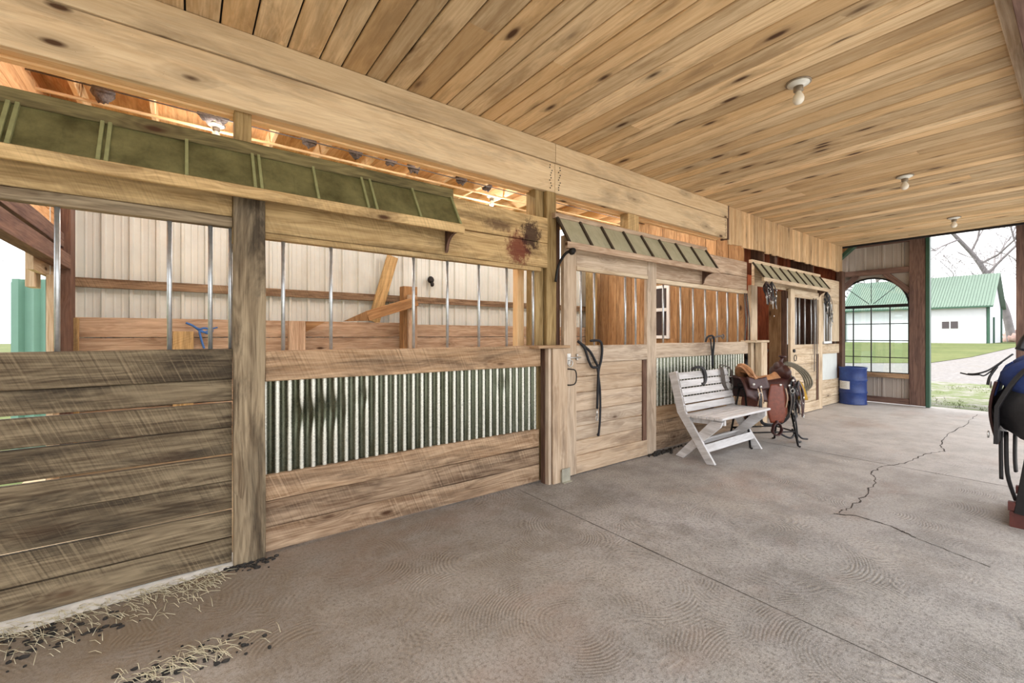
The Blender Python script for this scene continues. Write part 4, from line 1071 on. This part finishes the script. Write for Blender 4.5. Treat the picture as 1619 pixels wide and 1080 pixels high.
def bridle(label, c, size, seed, mat='brown_leather', length=1.0, group=None, spread=.10, th=.009):
    """headstall hanging in loops with a metal bit and reins; c = hook point"""
    rr = random.Random(seed); c = Vector(c)
    t = thing('bridle', label, 'bridle', c - Vector((0, 0, .75 * length)), group)
    for k in range(5):
        a_ = rr.uniform(-.6, .6); w = spread * rr.uniform(.5, 1.0); l = length * rr.uniform(.35, .75); y_ = rr.uniform(-.05, .03)
        mb = MB(); mb.tube(spline([c, c + Vector((-w * .8, y_, -l * .35)), c + Vector((-w * .5 + a_ * .05, y_ - .02, -l * .8)), c + Vector((a_ * .05, y_ - .01, -l)), c + Vector((w * .6, y_, -l * .7)), c + Vector((w * .7, y_ + .01, -l * .3)), c], 5), th, 6, flat=.4, nrm=(0, 1, 0))
        obj('strap', mb, mat if k % 2 else 'black_leather', t)
    mb = MB(); zb = c.z - length * .5
    for s_ in (-1, 1):
        cc = Vector((c.x + s_ * spread * .45, c.y - .03, zb))
        mb.tube([cc + Vector((.022 * math.cos(k * PI / 7), 0, .022 * math.sin(k * PI / 7))) for k in range(14)], .005, 6, closed=True)
        mb.tube([cc + Vector((0, 0, .08)), cc, cc + Vector((s_ * .015, -.01, -.1))], .007, 6)
        mb.lathe(cc + Vector((0, -.01, .09)), [(.018, 0), (.015, .006), (.002, .01)], 10, (0, -1, 0))
    mb.tube(spline([(c.x - spread * .45, c.y - .03, zb), (c.x, c.y - .05, zb + .03), (c.x + spread * .45, c.y - .03, zb)], 5), .007, 6)
    obj('bit', mb, 'silver', t); mb = MB()
    for k in range(4): mb.lathe((c.x + rr.uniform(-1, 1) * spread * .6, c.y - .05, c.z - length * rr.uniform(.2, .9)), [(.012, 0), (.01, .005), (.002, .007)], 8, (0, -1, 0))
    obj('conchos', mb, 'silver', t)
    return t
fp = Vector(SL) + Matrix.Rotation(SA, 3, 'Z') @ Vector((.27, -.12, .12))
bridle('dark brown bridle hanging from the front of the tan saddle, left of the darker two', fp + Vector((.0, -.04, -.02)), 1, 3, 'brown_leather', .70, 'bridles on the tan saddle', .13, .02)
bridle('black bridle hanging from the front of the tan saddle, right of the darker two', fp + Vector((.10, .03, .0)), 1, 5, 'black_leather', .76, 'bridles on the tan saddle', .13, .018)
bridle('short brown bridle hanging nearest the viewer from the front of the tan saddle', fp + Vector((-.02, -.1, -.06)), 1, 9, 'brown_leather', .58, 'bridles on the tan saddle', .10, .016)
mb = MB(); q = fp + Vector((.12, -.02, 0))
mb.tube(spline([(q.x - .3, q.y + .05, .16), (q.x - .15, q.y, .10), (q.x, q.y, .14), (q.x + .1, q.y - .03, .07), (q.x + .2, q.y - .06, .05)], 6), .012, 6)
mb.tube(spline([(q.x - .1, q.y, .2), (q.x + .02, q.y, .08), (q.x + .1, q.y, .015), (q.x + .16, q.y, .012)], 6), .012, 6)
mb.tube(spline([(q.x - .05, q.y, .45), (q.x - .02, q.y - .02, .2), (q.x + .0, q.y - .02, .02)], 6), .01, 6)
o = obj('trailing_reins', mb, 'black_leather', origin=(q.x, q.y, 0)); tag(o, 'black reins trailing to the floor under the tan saddle', 'reins')

# tack hanging on the bench back
t = thing('black_halter_loop', 'black padded loop hung over the left of the bench back', 'halter', (4.86, 2.7, .8))
mb = MB()
for k in range(2): mb.tube(spline([(4.72 + .02 * k, 2.80, .955), (4.76 + .03 * k, 2.76, .985), (4.84 + .03 * k, 2.735, .965), (4.88 + .03 * k, 2.725, .88), (4.86 + .02 * k, 2.72, .80), (4.80, 2.72, .79)], 6), .014, 8)
obj('loop', mb, 'black_leather', t)
t = thing('bridle', 'grey bridle with a metal bit hung over the right of the bench back', 'bridle', (5.42, 2.7, .6))
mb = MB()
for k in range(4):
    w = .06 + .02 * k; mb.tube(spline([(5.36, 2.80, .97), (5.36 - w, 2.72, .93), (5.38 - w, 2.70, .75), (5.42, 2.70, .66 - .02 * k), (5.46 + w * .4, 2.70, .76), (5.46 + w * .3, 2.73, .94), (5.38, 2.80, .985)], 5), .007, 6)
obj('strap', mb, 'grey_strap', t)
mb = MB(); mb.tube([(5.44 + .03 * math.cos(k * PI / 7), 2.69, .72 + .03 * math.sin(k * PI / 7)) for k in range(14)], .004, 6, closed=True); obj('bit_ring', mb, 'silver', t)
mb = MB(); mb.tube([(5.4, 2.69, .84), (5.47, 2.69, .84)], .006, 6); obj('buckle_bar', mb, 'silver', t)
# halter hanging on the rail of the third panel
t = thing('rope_halter', 'black and grey halter hanging over the rail behind the bench', 'halter', (5.55, 3.0, 1.0))
mb = MB(); mb.tube(spline([(5.4, 3.0, 1.27), (5.42, 2.99, 1.33), (5.52, 2.98, 1.35), (5.57, 2.98, 1.29), (5.56, 2.99, 1.1), (5.56, 2.99, .92)], 6), .013, 8); mb.tube(spline([(5.52, 3.0, 1.3), (5.51, 2.98, 1.15), (5.52, 2.98, .95)], 6), .009, 8); obj('strap', mb, 'black_rope', t)
mb = MB(); mb.tube(spline([(5.5, 3.0, 1.31), (5.66, 2.98, 1.34), (5.79, 2.98, 1.35)], 5), .012, 8); mb.tube([(5.8 + .03 * math.cos(k * PI / 7), 2.98, 1.34 + .03 * math.sin(k * PI / 7)) for k in range(14)], .007, 6, closed=True); obj('noseband', mb, 'grey_strap', t)
for i, (x0, x1) in enumerate(((6.5, 6.46), (6.56, 6.6))):
    mb = MB(); mb.tube([(x0, 3.02, 1.97), ((x0 + x1) / 2, 2.99, 1.6), (x1, 3.0, 1.28)], .011, 6)
    o = obj('grey_strap', mb, 'grey_strap', origin=(x0, 3.0, 1.28)); tag(o, ['grey strap hanging at the right end of the third stall panel, left one', 'grey strap hanging beside the pale post, right one'][i], 'strap', 'straps at the third stall panel')
# black lead rope on the near door
t = thing('lead_rope', 'black lead rope with a snap hanging from the near door bars', 'lead rope', (3.28, 2.96, .34))
mb = MB(); y = 2.962
mb.tube(spline([(3.04, 2.99, 1.30), (3.10, y, 1.24), (3.17, y, 1.10), (3.22, y, 1.04), (3.29, y, 1.035)], 6), .013, 8)
mb.tube(spline([(3.08, 2.99, 1.28), (3.18, y, 1.2), (3.26, y, 1.1), (3.31, y, 1.03)], 6), .013, 8)
mb.tube(spline([(3.22, 2.99, 1.30), (3.32, y, 1.30), (3.36, y, 1.24), (3.35, y, 1.12), (3.31, y, 1.0), (3.30, y, .85), (3.29, y, .62)], 6), .013, 8)
mb.tube(spline([(3.29, y, 1.04), (3.325, y, .85), (3.335, y, .7), (3.33, y, .5), (3.31, y, .36)], 6), .011, 8); obj('rope', mb, 'black_rope', t)
mb = MB(); mb.tube([(3.283, y, .61), (3.283, y, .55)], .009, 8); mb.tube([(3.283 + .014 * math.cos(k * PI / 6), y, .525 + .024 * math.sin(k * PI / 6)) for k in range(12)], .004, 6, closed=True); obj('snap', mb, 'silver', t)
mb = MB(); mb.lathe((3.305, y, .345), [(.012, 0), (.016, .012), (.012, .026)], 10); obj('end_knot', mb, 'black_rope', t)
# bridles at the third awning
bridle('dark bridle with silver bit hanging at the left end of the third awning', (6.72, 2.82, 2.13), 1, 11, 'brown_leather', .45, 'bridles at the third awning', .12, .014)
bridle('long silver trimmed bridle hanging lowest at the left end of the third awning', (6.86, 2.80, 2.14), 1, 12, 'grey_strap', .6, 'bridles at the third awning', .1, .012)
bridle('black bridle hanging at the right end of the third awning', (9.48, 2.93, 2.17), 1, 13, 'black_leather', .6, 'bridles at the third awning', .12, .014)
bridle('grey bridle with loose reins hanging right of the far stall door', (9.62, 2.93, 2.12), 1, 14, 'grey_strap', .85, 'bridles at the third awning', .08)
for i, (x, l, lab_) in enumerate([(8.96, 1.3, 'long dark strap hanging down the far stall door, left of two'), (9.08, 1.45, 'long dark strap hanging down the far stall door, right of two')]):
    mb = MB(); mb.tube(spline([(x, 2.965, 2.02), (x + .01, 2.955, 1.4), (x, 2.955, 2.02 - l)], 6), .015, 6, flat=.4, nrm=(0, 1, 0)); o = obj('tie_strap', mb, 'grey_strap', origin=(x, 2.96, 2.02 - l)); tag(o, lab_, 'strap', 'straps on the far stall door')

# ------------------------------------------------------------------ saddle at the right edge
RS = thing('black_saddle', 'black saddle with a navy seat on a red rack at the right edge', 'saddle', (4.75, .22, .5))
def rskirt(u, v):
    x = 4.48 + .55 * u; a_ = (v - .5) * 2; s_ = abs(a_)
    return Vector((x, .15 + (math.copysign(.02 + .22 * min(1, s_ * 1.5) ** .7 + .015 * s_, a_) if s_ > 0 else 0), 1.10 - .50 * s_ ** 1.5 + .10 * ((u - .5) * 2) ** 2 * (1 - s_)))
mb = MB(); mb.grid(rskirt, 14, 24, .02); obj('skirt', mb, 'black_leather', RS)
def rflap(u, v): return Vector((4.53 + .36 * u + .04 * v, .405 + .03 * math.sin(v * PI), 1.03 - .42 * v - .05 * math.sin(u * PI) * v))
mb = MB(); mb.grid(rflap, 10, 12, .014); obj('flap', mb, 'brown_leather', RS)
mb = MB(); mb.blob((4.62, .14, .86), .11, .285, .26, 14, .12, 2); obj('saddle_bag', mb, 'black_leather', RS)
mb = MB(); mb.blob((4.76, .18, 1.12), .27, .17, .12, 14, .08); mb.blob((4.98, .16, 1.2), .07, .13, .11, 10, .1); mb.blob((4.58, .17, 1.06), .09, .215, .14, 12, .08); obj('seat', mb, 'bluepad', RS)
def rblue(u, v): return Vector((4.60 + .30 * u, .33 + .09 * v ** .5, 1.17 - .26 * v))
mb = MB(); mb.grid(rblue, 8, 10, .014); obj('blue_panel', mb, 'bluepad', RS, label='navy blue pad panel')
mb = MB(); mb.tube(spline([(4.70, .30, 1.25), (4.72, .25, 1.36), (4.70, .12, 1.38)], 6), .024, 8); obj('horn', mb, 'black_leather', RS)
mb = MB(); mb.tube(spline([(4.74, .32, .80), (4.75, .325, .5), (4.75, .32, .38)], 5), .045, 8, flat=.25, nrm=(0, 1, 0)); mb.tube(spline([(4.72, .39, .66), (4.73, .39, .48), (4.73, .388, .31)], 5), .011, 8, flat=.5); mb.tube(spline([(4.73, .365, .66), (4.74, .36, .36), (4.75, .32, .17)], 5), .012, 8, flat=.5)
obj('hanging_straps', mb, 'black_leather', RS)
mb = MB()
for z in (.86, .80, .74): mb.lathe((4.735, .335, z - .04), [(.011, 0), (.009, .005), (.001, .007)], 10, (-1, .3, 0))
for (x, z) in ((4.5, .66), (4.62, 1.0)): mb.tube([(x + .022 * math.cos(k * PI / 6), .43, z + .022 * math.sin(k * PI / 6)) for k in range(12)], .004, 6, closed=True)
mb.tube([(4.8, .42, .9), (4.95, .42, .9)], .007, 6); obj('metal_fittings', mb, 'silver', RS)
mb = MB()
mb.tube(spline([(4.68, .33, 1.22), (4.60, .42, 1.12), (4.56, .46, 1.09), (4.56, .50, 1.075), (4.6, .54, 1.07)], 6), .006, 6)
mb.tube(spline([(4.66, .38, 1.16), (4.58, .45, 1.07), (4.56, .48, 1.07), (4.58, .53, 1.065), (4.6, .58, 1.075)], 6), .005, 6)
mb.tube(spline([(4.62, .40, 1.13), (4.58, .43, 1.06), (4.57, .44, 1.0)], 6), .008, 6)
obj('tie_strings', mb, 'black_leather', RS)
rr = thing('saddle_rack', 'dark red wooden saddle rack at the right edge of the floor', 'rack', (4.75, .15, 0))
for (x, y) in ((4.68, .30), (4.68, -.02), (5.2, .30), (5.2, -.02)):
    mb = MB(); mb.board((x, y, .10), (x + (.04 if x < 5 else -.04), .14 + (y - .14) * .35, .97), .05, .05, (1, 0, 0)); obj('leg', mb, 'darkmetal', rr)
for y in (.30, -.02):
    mb = MB(); mb.box(4.665, 5.27, y - .045, y + .045, .0, .11, .006); obj('base_runner', mb, 'redwood', rr)
for q_ in (4.66, 5.2):
    mb = MB(); mb.box(q_, q_ + .05, -.08, .352, .112, .175, .006); obj('base_crosspiece', mb, 'redwood', rr)
mb = MB(); mb.box(4.5, 5.2, .1, .18, .93, .99, .008); obj('top_bar', mb, 'redwood', rr)
mb = MB(); mb.blob((4.78, .20, .06), .1, .09, .05, 8, .5, 4)
mb = MB(); mb.tube(spline([(4.69, .12, .13), (4.78, .08, .03), (4.9, .14, .02), (5.0, .18, .03)], 6), .02, 8); mb.tube(spline([(4.72, .22, .13), (4.8, .2, .015), (4.92, .06, .015)], 6), .015, 8)
o = obj('coiled_strap', mb, 'black_leather', origin=(4.85, .1, 0)); tag(o, 'black strap ends lying inside the red rack base', 'strap')

# ------------------------------------------------------------------ floor litter
mb = MB()
def light_and_dust(u, v):
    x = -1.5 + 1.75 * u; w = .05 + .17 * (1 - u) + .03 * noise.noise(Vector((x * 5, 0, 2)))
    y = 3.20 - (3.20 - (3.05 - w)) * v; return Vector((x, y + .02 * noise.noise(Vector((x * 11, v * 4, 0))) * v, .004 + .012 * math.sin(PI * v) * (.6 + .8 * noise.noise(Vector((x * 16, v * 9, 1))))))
mb.grid(light_and_dust, 70, 8); o = obj('sunlit_dust_strip', mb, 'light_and_dust'); tag(o, 'dusty chaff along the base of the nearest stall panel, leaking sunlight painted into its white', 'light_and_dust', kind='stuff')  # real dust, with sunlight from under the panel put into its colour
mb = MB(); rs = random.Random(4)
for i in range(620):
    x = -1.3 + 1.45 * rs.random() ** .8; y = 3.02 - abs(rs.gauss(0, .09)) * (1.5 - x * .8)
    if i > 500: x = rs.gauss(-.05, .12); y = rs.gauss(2.25, .05)
    a_ = rs.gauss(.9, .5); l = rs.uniform(.03, .10); z = .003 + rs.random() * .014
    mb.tube([(x, y, z), (x + l * .5 * math.cos(a_), y - l * .5 * math.sin(a_), z + .008), (x + l * math.cos(a_), y - l * math.sin(a_), z * .5)], .0013, 4)
o = obj('straw_litter', mb, 'straw'); tag(o, 'loose straw scattered on the floor at the lower left', 'straw', kind='stuff')
mb = MB()
for (cx_, cy_, sx_, sy_, n_) in ((-.5, 2.86, .14, .05, 60), (-.35, 2.72, .07, .03, 20), (-.02, 2.24, .12, .05, 70), (-.62, 2.66, .1, .04, 30), (.26, 2.975, .05, .03, 50), (.36, 2.99, .05, .03, 30)):
    for i in range(n_):
        x = rs.gauss(cx_, sx_); y = min(rs.gauss(cy_, sy_), 2.99); r_ = rs.uniform(.003, .009); mb.blob((x, y, r_ * .7), r_ * rs.uniform(1, 2.4), r_, r_, 3, .4, i)
o = obj('manure_crumbs', mb, 'debris'); tag(o, 'dark crumbs of dirt and manure on the floor at the lower left', 'debris', kind='stuff')
mb = MB()
for i in range(60):
    x = rs.gauss(4.35, .10); y = rs.gauss(2.97, .025); r_ = rs.uniform(.006, .022); mb.blob((x, min(y, 2.98), r_ * .7), r_ * 1.3, r_, r_, 4, .4, i)
for i in range(220):
    x = rs.uniform(4.4, 6.5); y = 3.02 - abs(rs.gauss(0, .04)); r_ = rs.uniform(.003, .012); mb.blob((x, y, r_ * .5), r_ * 1.5, r_, r_ * .8, 3, .4, i)
o = obj('dirt_crumbs', mb, 'debris'); tag(o, 'dark dirt gathered along the wall foot behind the bench', 'debris', kind='stuff')

# ------------------------------------------------------------------ outdoors
def hgt(x): return max(0.0, min(x, 44) - 13) * .0244
def strip(name, xs, lo, hi, mat, dz, label, ny=24, kind='structure'):
    mb = MB()
    for i in range(len(xs) - 1):
        for j in range(ny):
            k = len(mb.v)
            for (x, jj) in ((xs[i], j), (xs[i + 1], j), (xs[i + 1], j + 1), (xs[i], j + 1)):
                y = lo(x) + (hi(x) - lo(x)) * jj / ny; mb.v.append(Vector((x, y, hgt(x) + dz)))
            mb.face([k, k + 1, k + 2, k + 3], [(0, 0)] * 4, (0, 0, 0, 1))
    o = obj(name, mb, mat); o['kind'] = kind; o['label'] = label; return o
xs = [XE + .65, 13, 20, 30, 44, 70, 160]
strip('ground', xs, lambda x: -90, lambda x: 120, 'gravel', -.03, 'pale gravel yard beyond the end opening', 4)
strip('ground', [-90, -4], lambda x: -90, lambda x: 120, 'lawn', -.1, 'grass field left of the barn', 4)
strip('ground', [-4, XE + .65], lambda x: -90, lambda x: -1.2, 'bounce_ground', -.06, 'unseen ground on the open side of the barn, made pale to bounce light inside', 4)
strip('ground', [-4, XE + .65], lambda x: 6.5, lambda x: 120, 'lawn', -.1, 'grass behind the barn', 4)
strip('ground', [-4, -1.2], lambda x: 3.16, lambda x: 6.5, 'lawn', -.1, 'grass outside the left opening', 4)
def lo(x):
    P = [(21, 10), (22.4, 6.0), (24.1, 3.9), (29, 3.3), (41, 2.75), (60, 1.8), (100, -4)]
    for (a, fa), (b_, fb) in zip(P[:-1], P[1:]):
        if x <= b_: return fa + (fb - fa) * (x - a) / (b_ - a)
    return P[-1][1]
strip('ground', [21, 21.7, 22.4, 23.2, 24.1, 26, 29, 33, 37, 41, 44, 50, 60, 80, 100], lo, lambda x: 60, 'lawn', -.015, 'green lawn in front of the white shed', 2)
rs = random.Random(9)
def mat_patch():
    m, nt, b = new_mat('patchy_grass'); g = NT(nt); geo = g.n('ShaderNodeNewGeometry').outputs['Position']
    n = g.noise(geo, 2.2, 7, .75); c = g.mix(g.ramp(n, .40, .56), srgb((130, 125, 118)), srgb((90, 100, 56)))
    g.L(c, b.inputs['Base Color']); b.inputs['Roughness'].default_value = .95; return m
M['patch2'] = mat_patch()
strip('ground', [XE + .67, 12, 13, 14, 15, 16, 16.8], lambda x: .2 + (x - 11) * .02, lambda x: 3.6 - max(0, x - 15) * .3, 'patch2', -.022, 'weedy grass patch just outside the end opening', 6)
# grass tufts in that patch
mb = MB()
for i in range(1500):
    x = rs.uniform(11.6, 16.5); y = rs.uniform(.3, 3.2)
    if noise.noise(Vector((x * .9, y * .9, 4))) < -.05: continue
    h_ = rs.uniform(.02, .06); a_ = rs.uniform(0, 6.3); k = len(mb.v); z = hgt(x) - .022
    mb.v += [Vector((x, y, z)), Vector((x + .012 * math.cos(a_), y + .012 * math.sin(a_), z)), Vector((x + rs.gauss(0, .02), y + rs.gauss(0, .02), z + h_))]
    mb.face([k, k + 1, k + 2], [(0, 0)] * 3, (0, 0, 0, 1))
o = obj('grass_tufts', mb, M['lawn']); tag(o, 'sparse green grass blades outside the end opening', 'grass', kind='stuff')

# white shed with green roof
sh = thing('white_shed', 'long white shed with a light green metal roof beyond the driveway', 'shed', (51, 9.5, .66))
C0 = Vector((51.0, 4.88, .70)); C1 = Vector((51.0, 15.5, .70))
av = (C1 - C0).normalized(); bv = Vector((av.y, -av.x, 0))
if bv.x < 0: bv = -bv
LN = 9.4; WD = 8.0; EH = 3.15; RH = 5.9
def P(a, b_, z): return C0 + av * a + bv * b_ + Vector((0, 0, z))
mb = MB(); mb.prism([P(0, 0, 0), P(LN, 0, 0), P(LN, 0, EH), P(0, 0, EH)], bv * .1); mb.prism([P(0, WD, 0), P(LN, WD, 0), P(LN, WD, EH), P(0, WD, EH)], bv * -.1)
for a in (0, LN - .1): mb.prism([P(a, 0, 0), P(a, WD, 0), P(a, WD, EH), P(a, WD / 2, RH), P(a, 0, EH)], av * .1)
obj('walls', mb, 'shed', sh)
mb = MB(); nr = 56
for s_ in (0, 1):
    for k in range(nr):
        a0 = -.3 + (LN + .6) * k / nr; a1 = -.3 + (LN + .6) * (k + 1) / nr
        e = (-.35, EH - .15) if s_ == 0 else (WD + .35, EH - .15)
        mb.prism([P(a0, e[0], e[1]), P(a1, e[0], e[1]), P(a1, WD / 2, RH + .02), P(a0, WD / 2, RH + .02)], (0, 0, .05))
        mb.board(P(a0, e[0], e[1] + .07), P(a0, WD / 2, RH + .09), .04, .05, av, .005)
obj('roof', mb, 'greenroof', sh)
for nm_, a_, b2_, w_, t_, u_ in (('corner_trim', P(-.02, -.03, 0), P(-.02, -.03, EH), .16, .12, av), ('corner_trim', P(-.05, WD, 0), P(-.05, WD, EH), .12, .12, bv), ('corner_trim', P(LN, -.03, 0), P(LN, -.03, EH), .16, .12, av),
                                 ('gutter', P(-.3, -.36, EH - .17), P(LN + .3, -.36, EH - .17), .12, .04, (0, 0, 1)), ('door_frame', P(-.05, 2.9, 0), P(-.05, 2.9, 2.2), .2, .1, bv)):
    mb = MB(); mb.board(a_, b2_, w_, t_, u_); obj(nm_, mb, 'green', sh)
# the shed window is centred by its place on the wall
wf_ = MB(); a0, a1, z0, z1 = 1.60, 2.72, 1.15, 1.95
wf_.prism([P(a0, -.03, z0), P(a1, -.03, z0), P(a1, -.03, z1), P(a0, -.03, z1)], bv * .03); wo = obj('window', wf_, 'white', sh)
for q in (0, 1):
    b0 = a0 + .08 + q * .52; mb = MB(); mb.prism([P(b0, -.045, z0 + .1), P(b0 + .44, -.045, z0 + .1), P(b0 + .44, -.045, z1 - .1), P(b0, -.045, z1 - .1)], bv * .01); obj('pane', mb, 'darkglass', wo)

# bare trees
def tree(label, base, pts, r0, seed, depth=4, spread=.75, blen=.5, group='bare trees beyond the shed', nb=(3, 4)):
    rt = random.Random(seed); t = thing('bare_tree', label, 'tree', base, group)
    B = Vector(base); main = [B + Vector(p) for p in pts]; mp = spline(main, 5); n = len(mp)
    mb = MB(); mb.tube(mp, [r0 * (1 - .72 * i / (n - 1)) for i in range(n)], 8); obj('trunk', mb, 'bark', t)
    mb = MB()
    def grow(p, d, L, r, lv):
        q = [p]; dd_ = d.copy(); seg = 4
        for i in range(seg):
            dd_ = (dd_ + Vector((rt.gauss(0, .16), rt.gauss(0, .16), rt.gauss(.04, .12)))).normalized(); q.append(q[-1] + dd_ * L / seg)
        mb.tube(q, [r * (1 - .5 * i / seg) for i in range(seg + 1)], 4 if lv < 3 else 6, cap=False)
        if lv > 0:
            for i in range(1, seg + 1):
                for _ in range(1 if lv > 1 else 2):
                    a_ = dd_.orthogonal().normalized(); a_.rotate(Matrix.Rotation(rt.uniform(0, 2 * PI), 3, dd_))
                    grow(q[i], (dd_ * rt.uniform(.5, .9) + a_ * spread + Vector((0, 0, .12))).normalized(), L * rt.uniform(.5, .75), r * .5, lv - 1)
    step = max(1, n // 9)
    for i in range(n // 3, n, step):
        d = (mp[min(i + 1, n - 1)] - mp[i - 1]).normalized(); a_ = d.orthogonal().normalized(); a_.rotate(Matrix.Rotation(rt.uniform(0, 2 * PI), 3, d))
        grow(mp[i], (d * .5 + a_).normalized(), blen * (main[-1] - main[0]).length * rt.uniform(.5, 1), r0 * (1 - .72 * i / n) * .55, depth)
    grow(mp[-1], (mp[-1] - mp[-3]).normalized(), blen * (main[-1] - main[0]).length * .8, r0 * .26, depth)
    obj('branches', mb, 'bark', t); return t
TR = Vector((.8, -.6, 0))   # sideways direction as seen down the yard
def side(k, z): return (TR.x * k, TR.y * k, z)
tree('large bare tree leaning left behind the right end of the shed', (63.5, 4.5, .6), [side(0, 0), side(-.7, 3.2), side(-1.9, 5.6), side(-3.5, 8.2), side(-6.2, 11.2), side(-7.6, 14)], .34, 3, 4, .8, .42)
tree('slender bare tree rising behind the middle of the shed roof', (66, 15.0, .6), [side(.3, 0), side(.0, 4), side(-.5, 8), side(-1.6, 11)], .26, 8, 3, .8, .45)
tree('small bare tree right of the shed near the right post', (70, 3.5, .6), [side(0, 0), side(.2, 2.5), side(1.2, 5.5), side(2, 7)], .3, 12, 3, .8, .45)
mb = MB()
for i in range(36): mb.blob((66 + rs.uniform(-3, 6), 2.6 + rs.uniform(-1, 2.5), .9 + rs.uniform(0, .7)), .5, .5, .5, 5, .6, i)
o = obj('brush_pile', mb, 'brick'); tag(o, 'reddish brush at the foot of the leaning tree', 'brush', kind='stuff')
tree('bare tree in the field seen through the opening at far left', (-14, 24, -.1), [(0, 0, 0), (.2, 0, 2.5), (-.3, 0, 5), (.4, 0, 7.5)], .22, 21, 3, .8, .45, group=None)
tree('second bare tree farther off through the opening at far left', (-13.2, 34, -.1), [(0, 0, 0), (.3, 0, 3), (.9, 0, 5.5), (1.5, 0, 8)], .25, 23, 3, .8, .45, group=None)

# ------------------------------------------------------------------ world, light, camera
w = bpy.data.worlds.new('overcast'); SC.world = w; w.use_nodes = True; nt = w.node_tree; g = NT(nt)
bg = nt.nodes['Background']
tc = g.n('ShaderNodeTexCoord').outputs['Generated']
n = g.noise(g.map(tc, (1, 1, 2.5)), 2.2, 6, .6)
c = g.mix(g.ramp(n, .35, .7), (.86, .90, .97, 1), (1, .995, .985, 1)); g.L(c, bg.inputs[0]); bg.inputs[1].default_value = 1.5
sun = bpy.data.lights.new('sun', 'SUN'); sun.energy = 3.2; sun.angle = math.radians(20); sun.color = (1, .97, .92)
so = bpy.data.objects.new('sun', sun); COL.objects.link(so); so.rotation_euler = Vector((-.45, .75, 1.15)).to_track_quat('Z', 'Y').to_euler()
for i, (x, y) in enumerate([(.24, 5.2), (3.66, 5.38), (6.0, 4.4), (8.2, 4.4), (10, 4.6), (.2, 4.2), (2.1, 4.2), (4.1, 4.2)]):  # first two sit at real bulbs, the others are added fill
    pl = bpy.data.lights.new('stall_bulb_and_fill_light', 'POINT'); pl.energy = (9, 10, 26, 18, 12, 18, 18, 18)[i]; pl.color = (1, .97, .93); pl.shadow_soft_size = .04
    po = bpy.data.objects.new('stall_bulb_and_fill_light', pl); COL.objects.link(po); po.location = (x, y, 3.24)

cam = bpy.data.cameras.new('camera'); co = bpy.data.objects.new('camera', cam); COL.objects.link(co); SC.camera = co
cam.sensor_width = 36; cam.sensor_fit = 'HORIZONTAL'; cam.lens = 686.6 / 1619 * 36; cam.shift_y = -(540 - 531) / 1619
cam.clip_start = .05; cam.clip_end = 500
th = math.atan2(914.5, 686.6)
co.location = (0, 0, 1.35); co.rotation_euler = (PI / 2, 0, th - PI / 2)
SC.view_settings.view_transform = 'Standard'; SC.view_settings.look = 'None'; SC.view_settings.gamma = 1; SC.view_settings.use_curve_mapping = False
SC.view_settings.exposure = 1.0
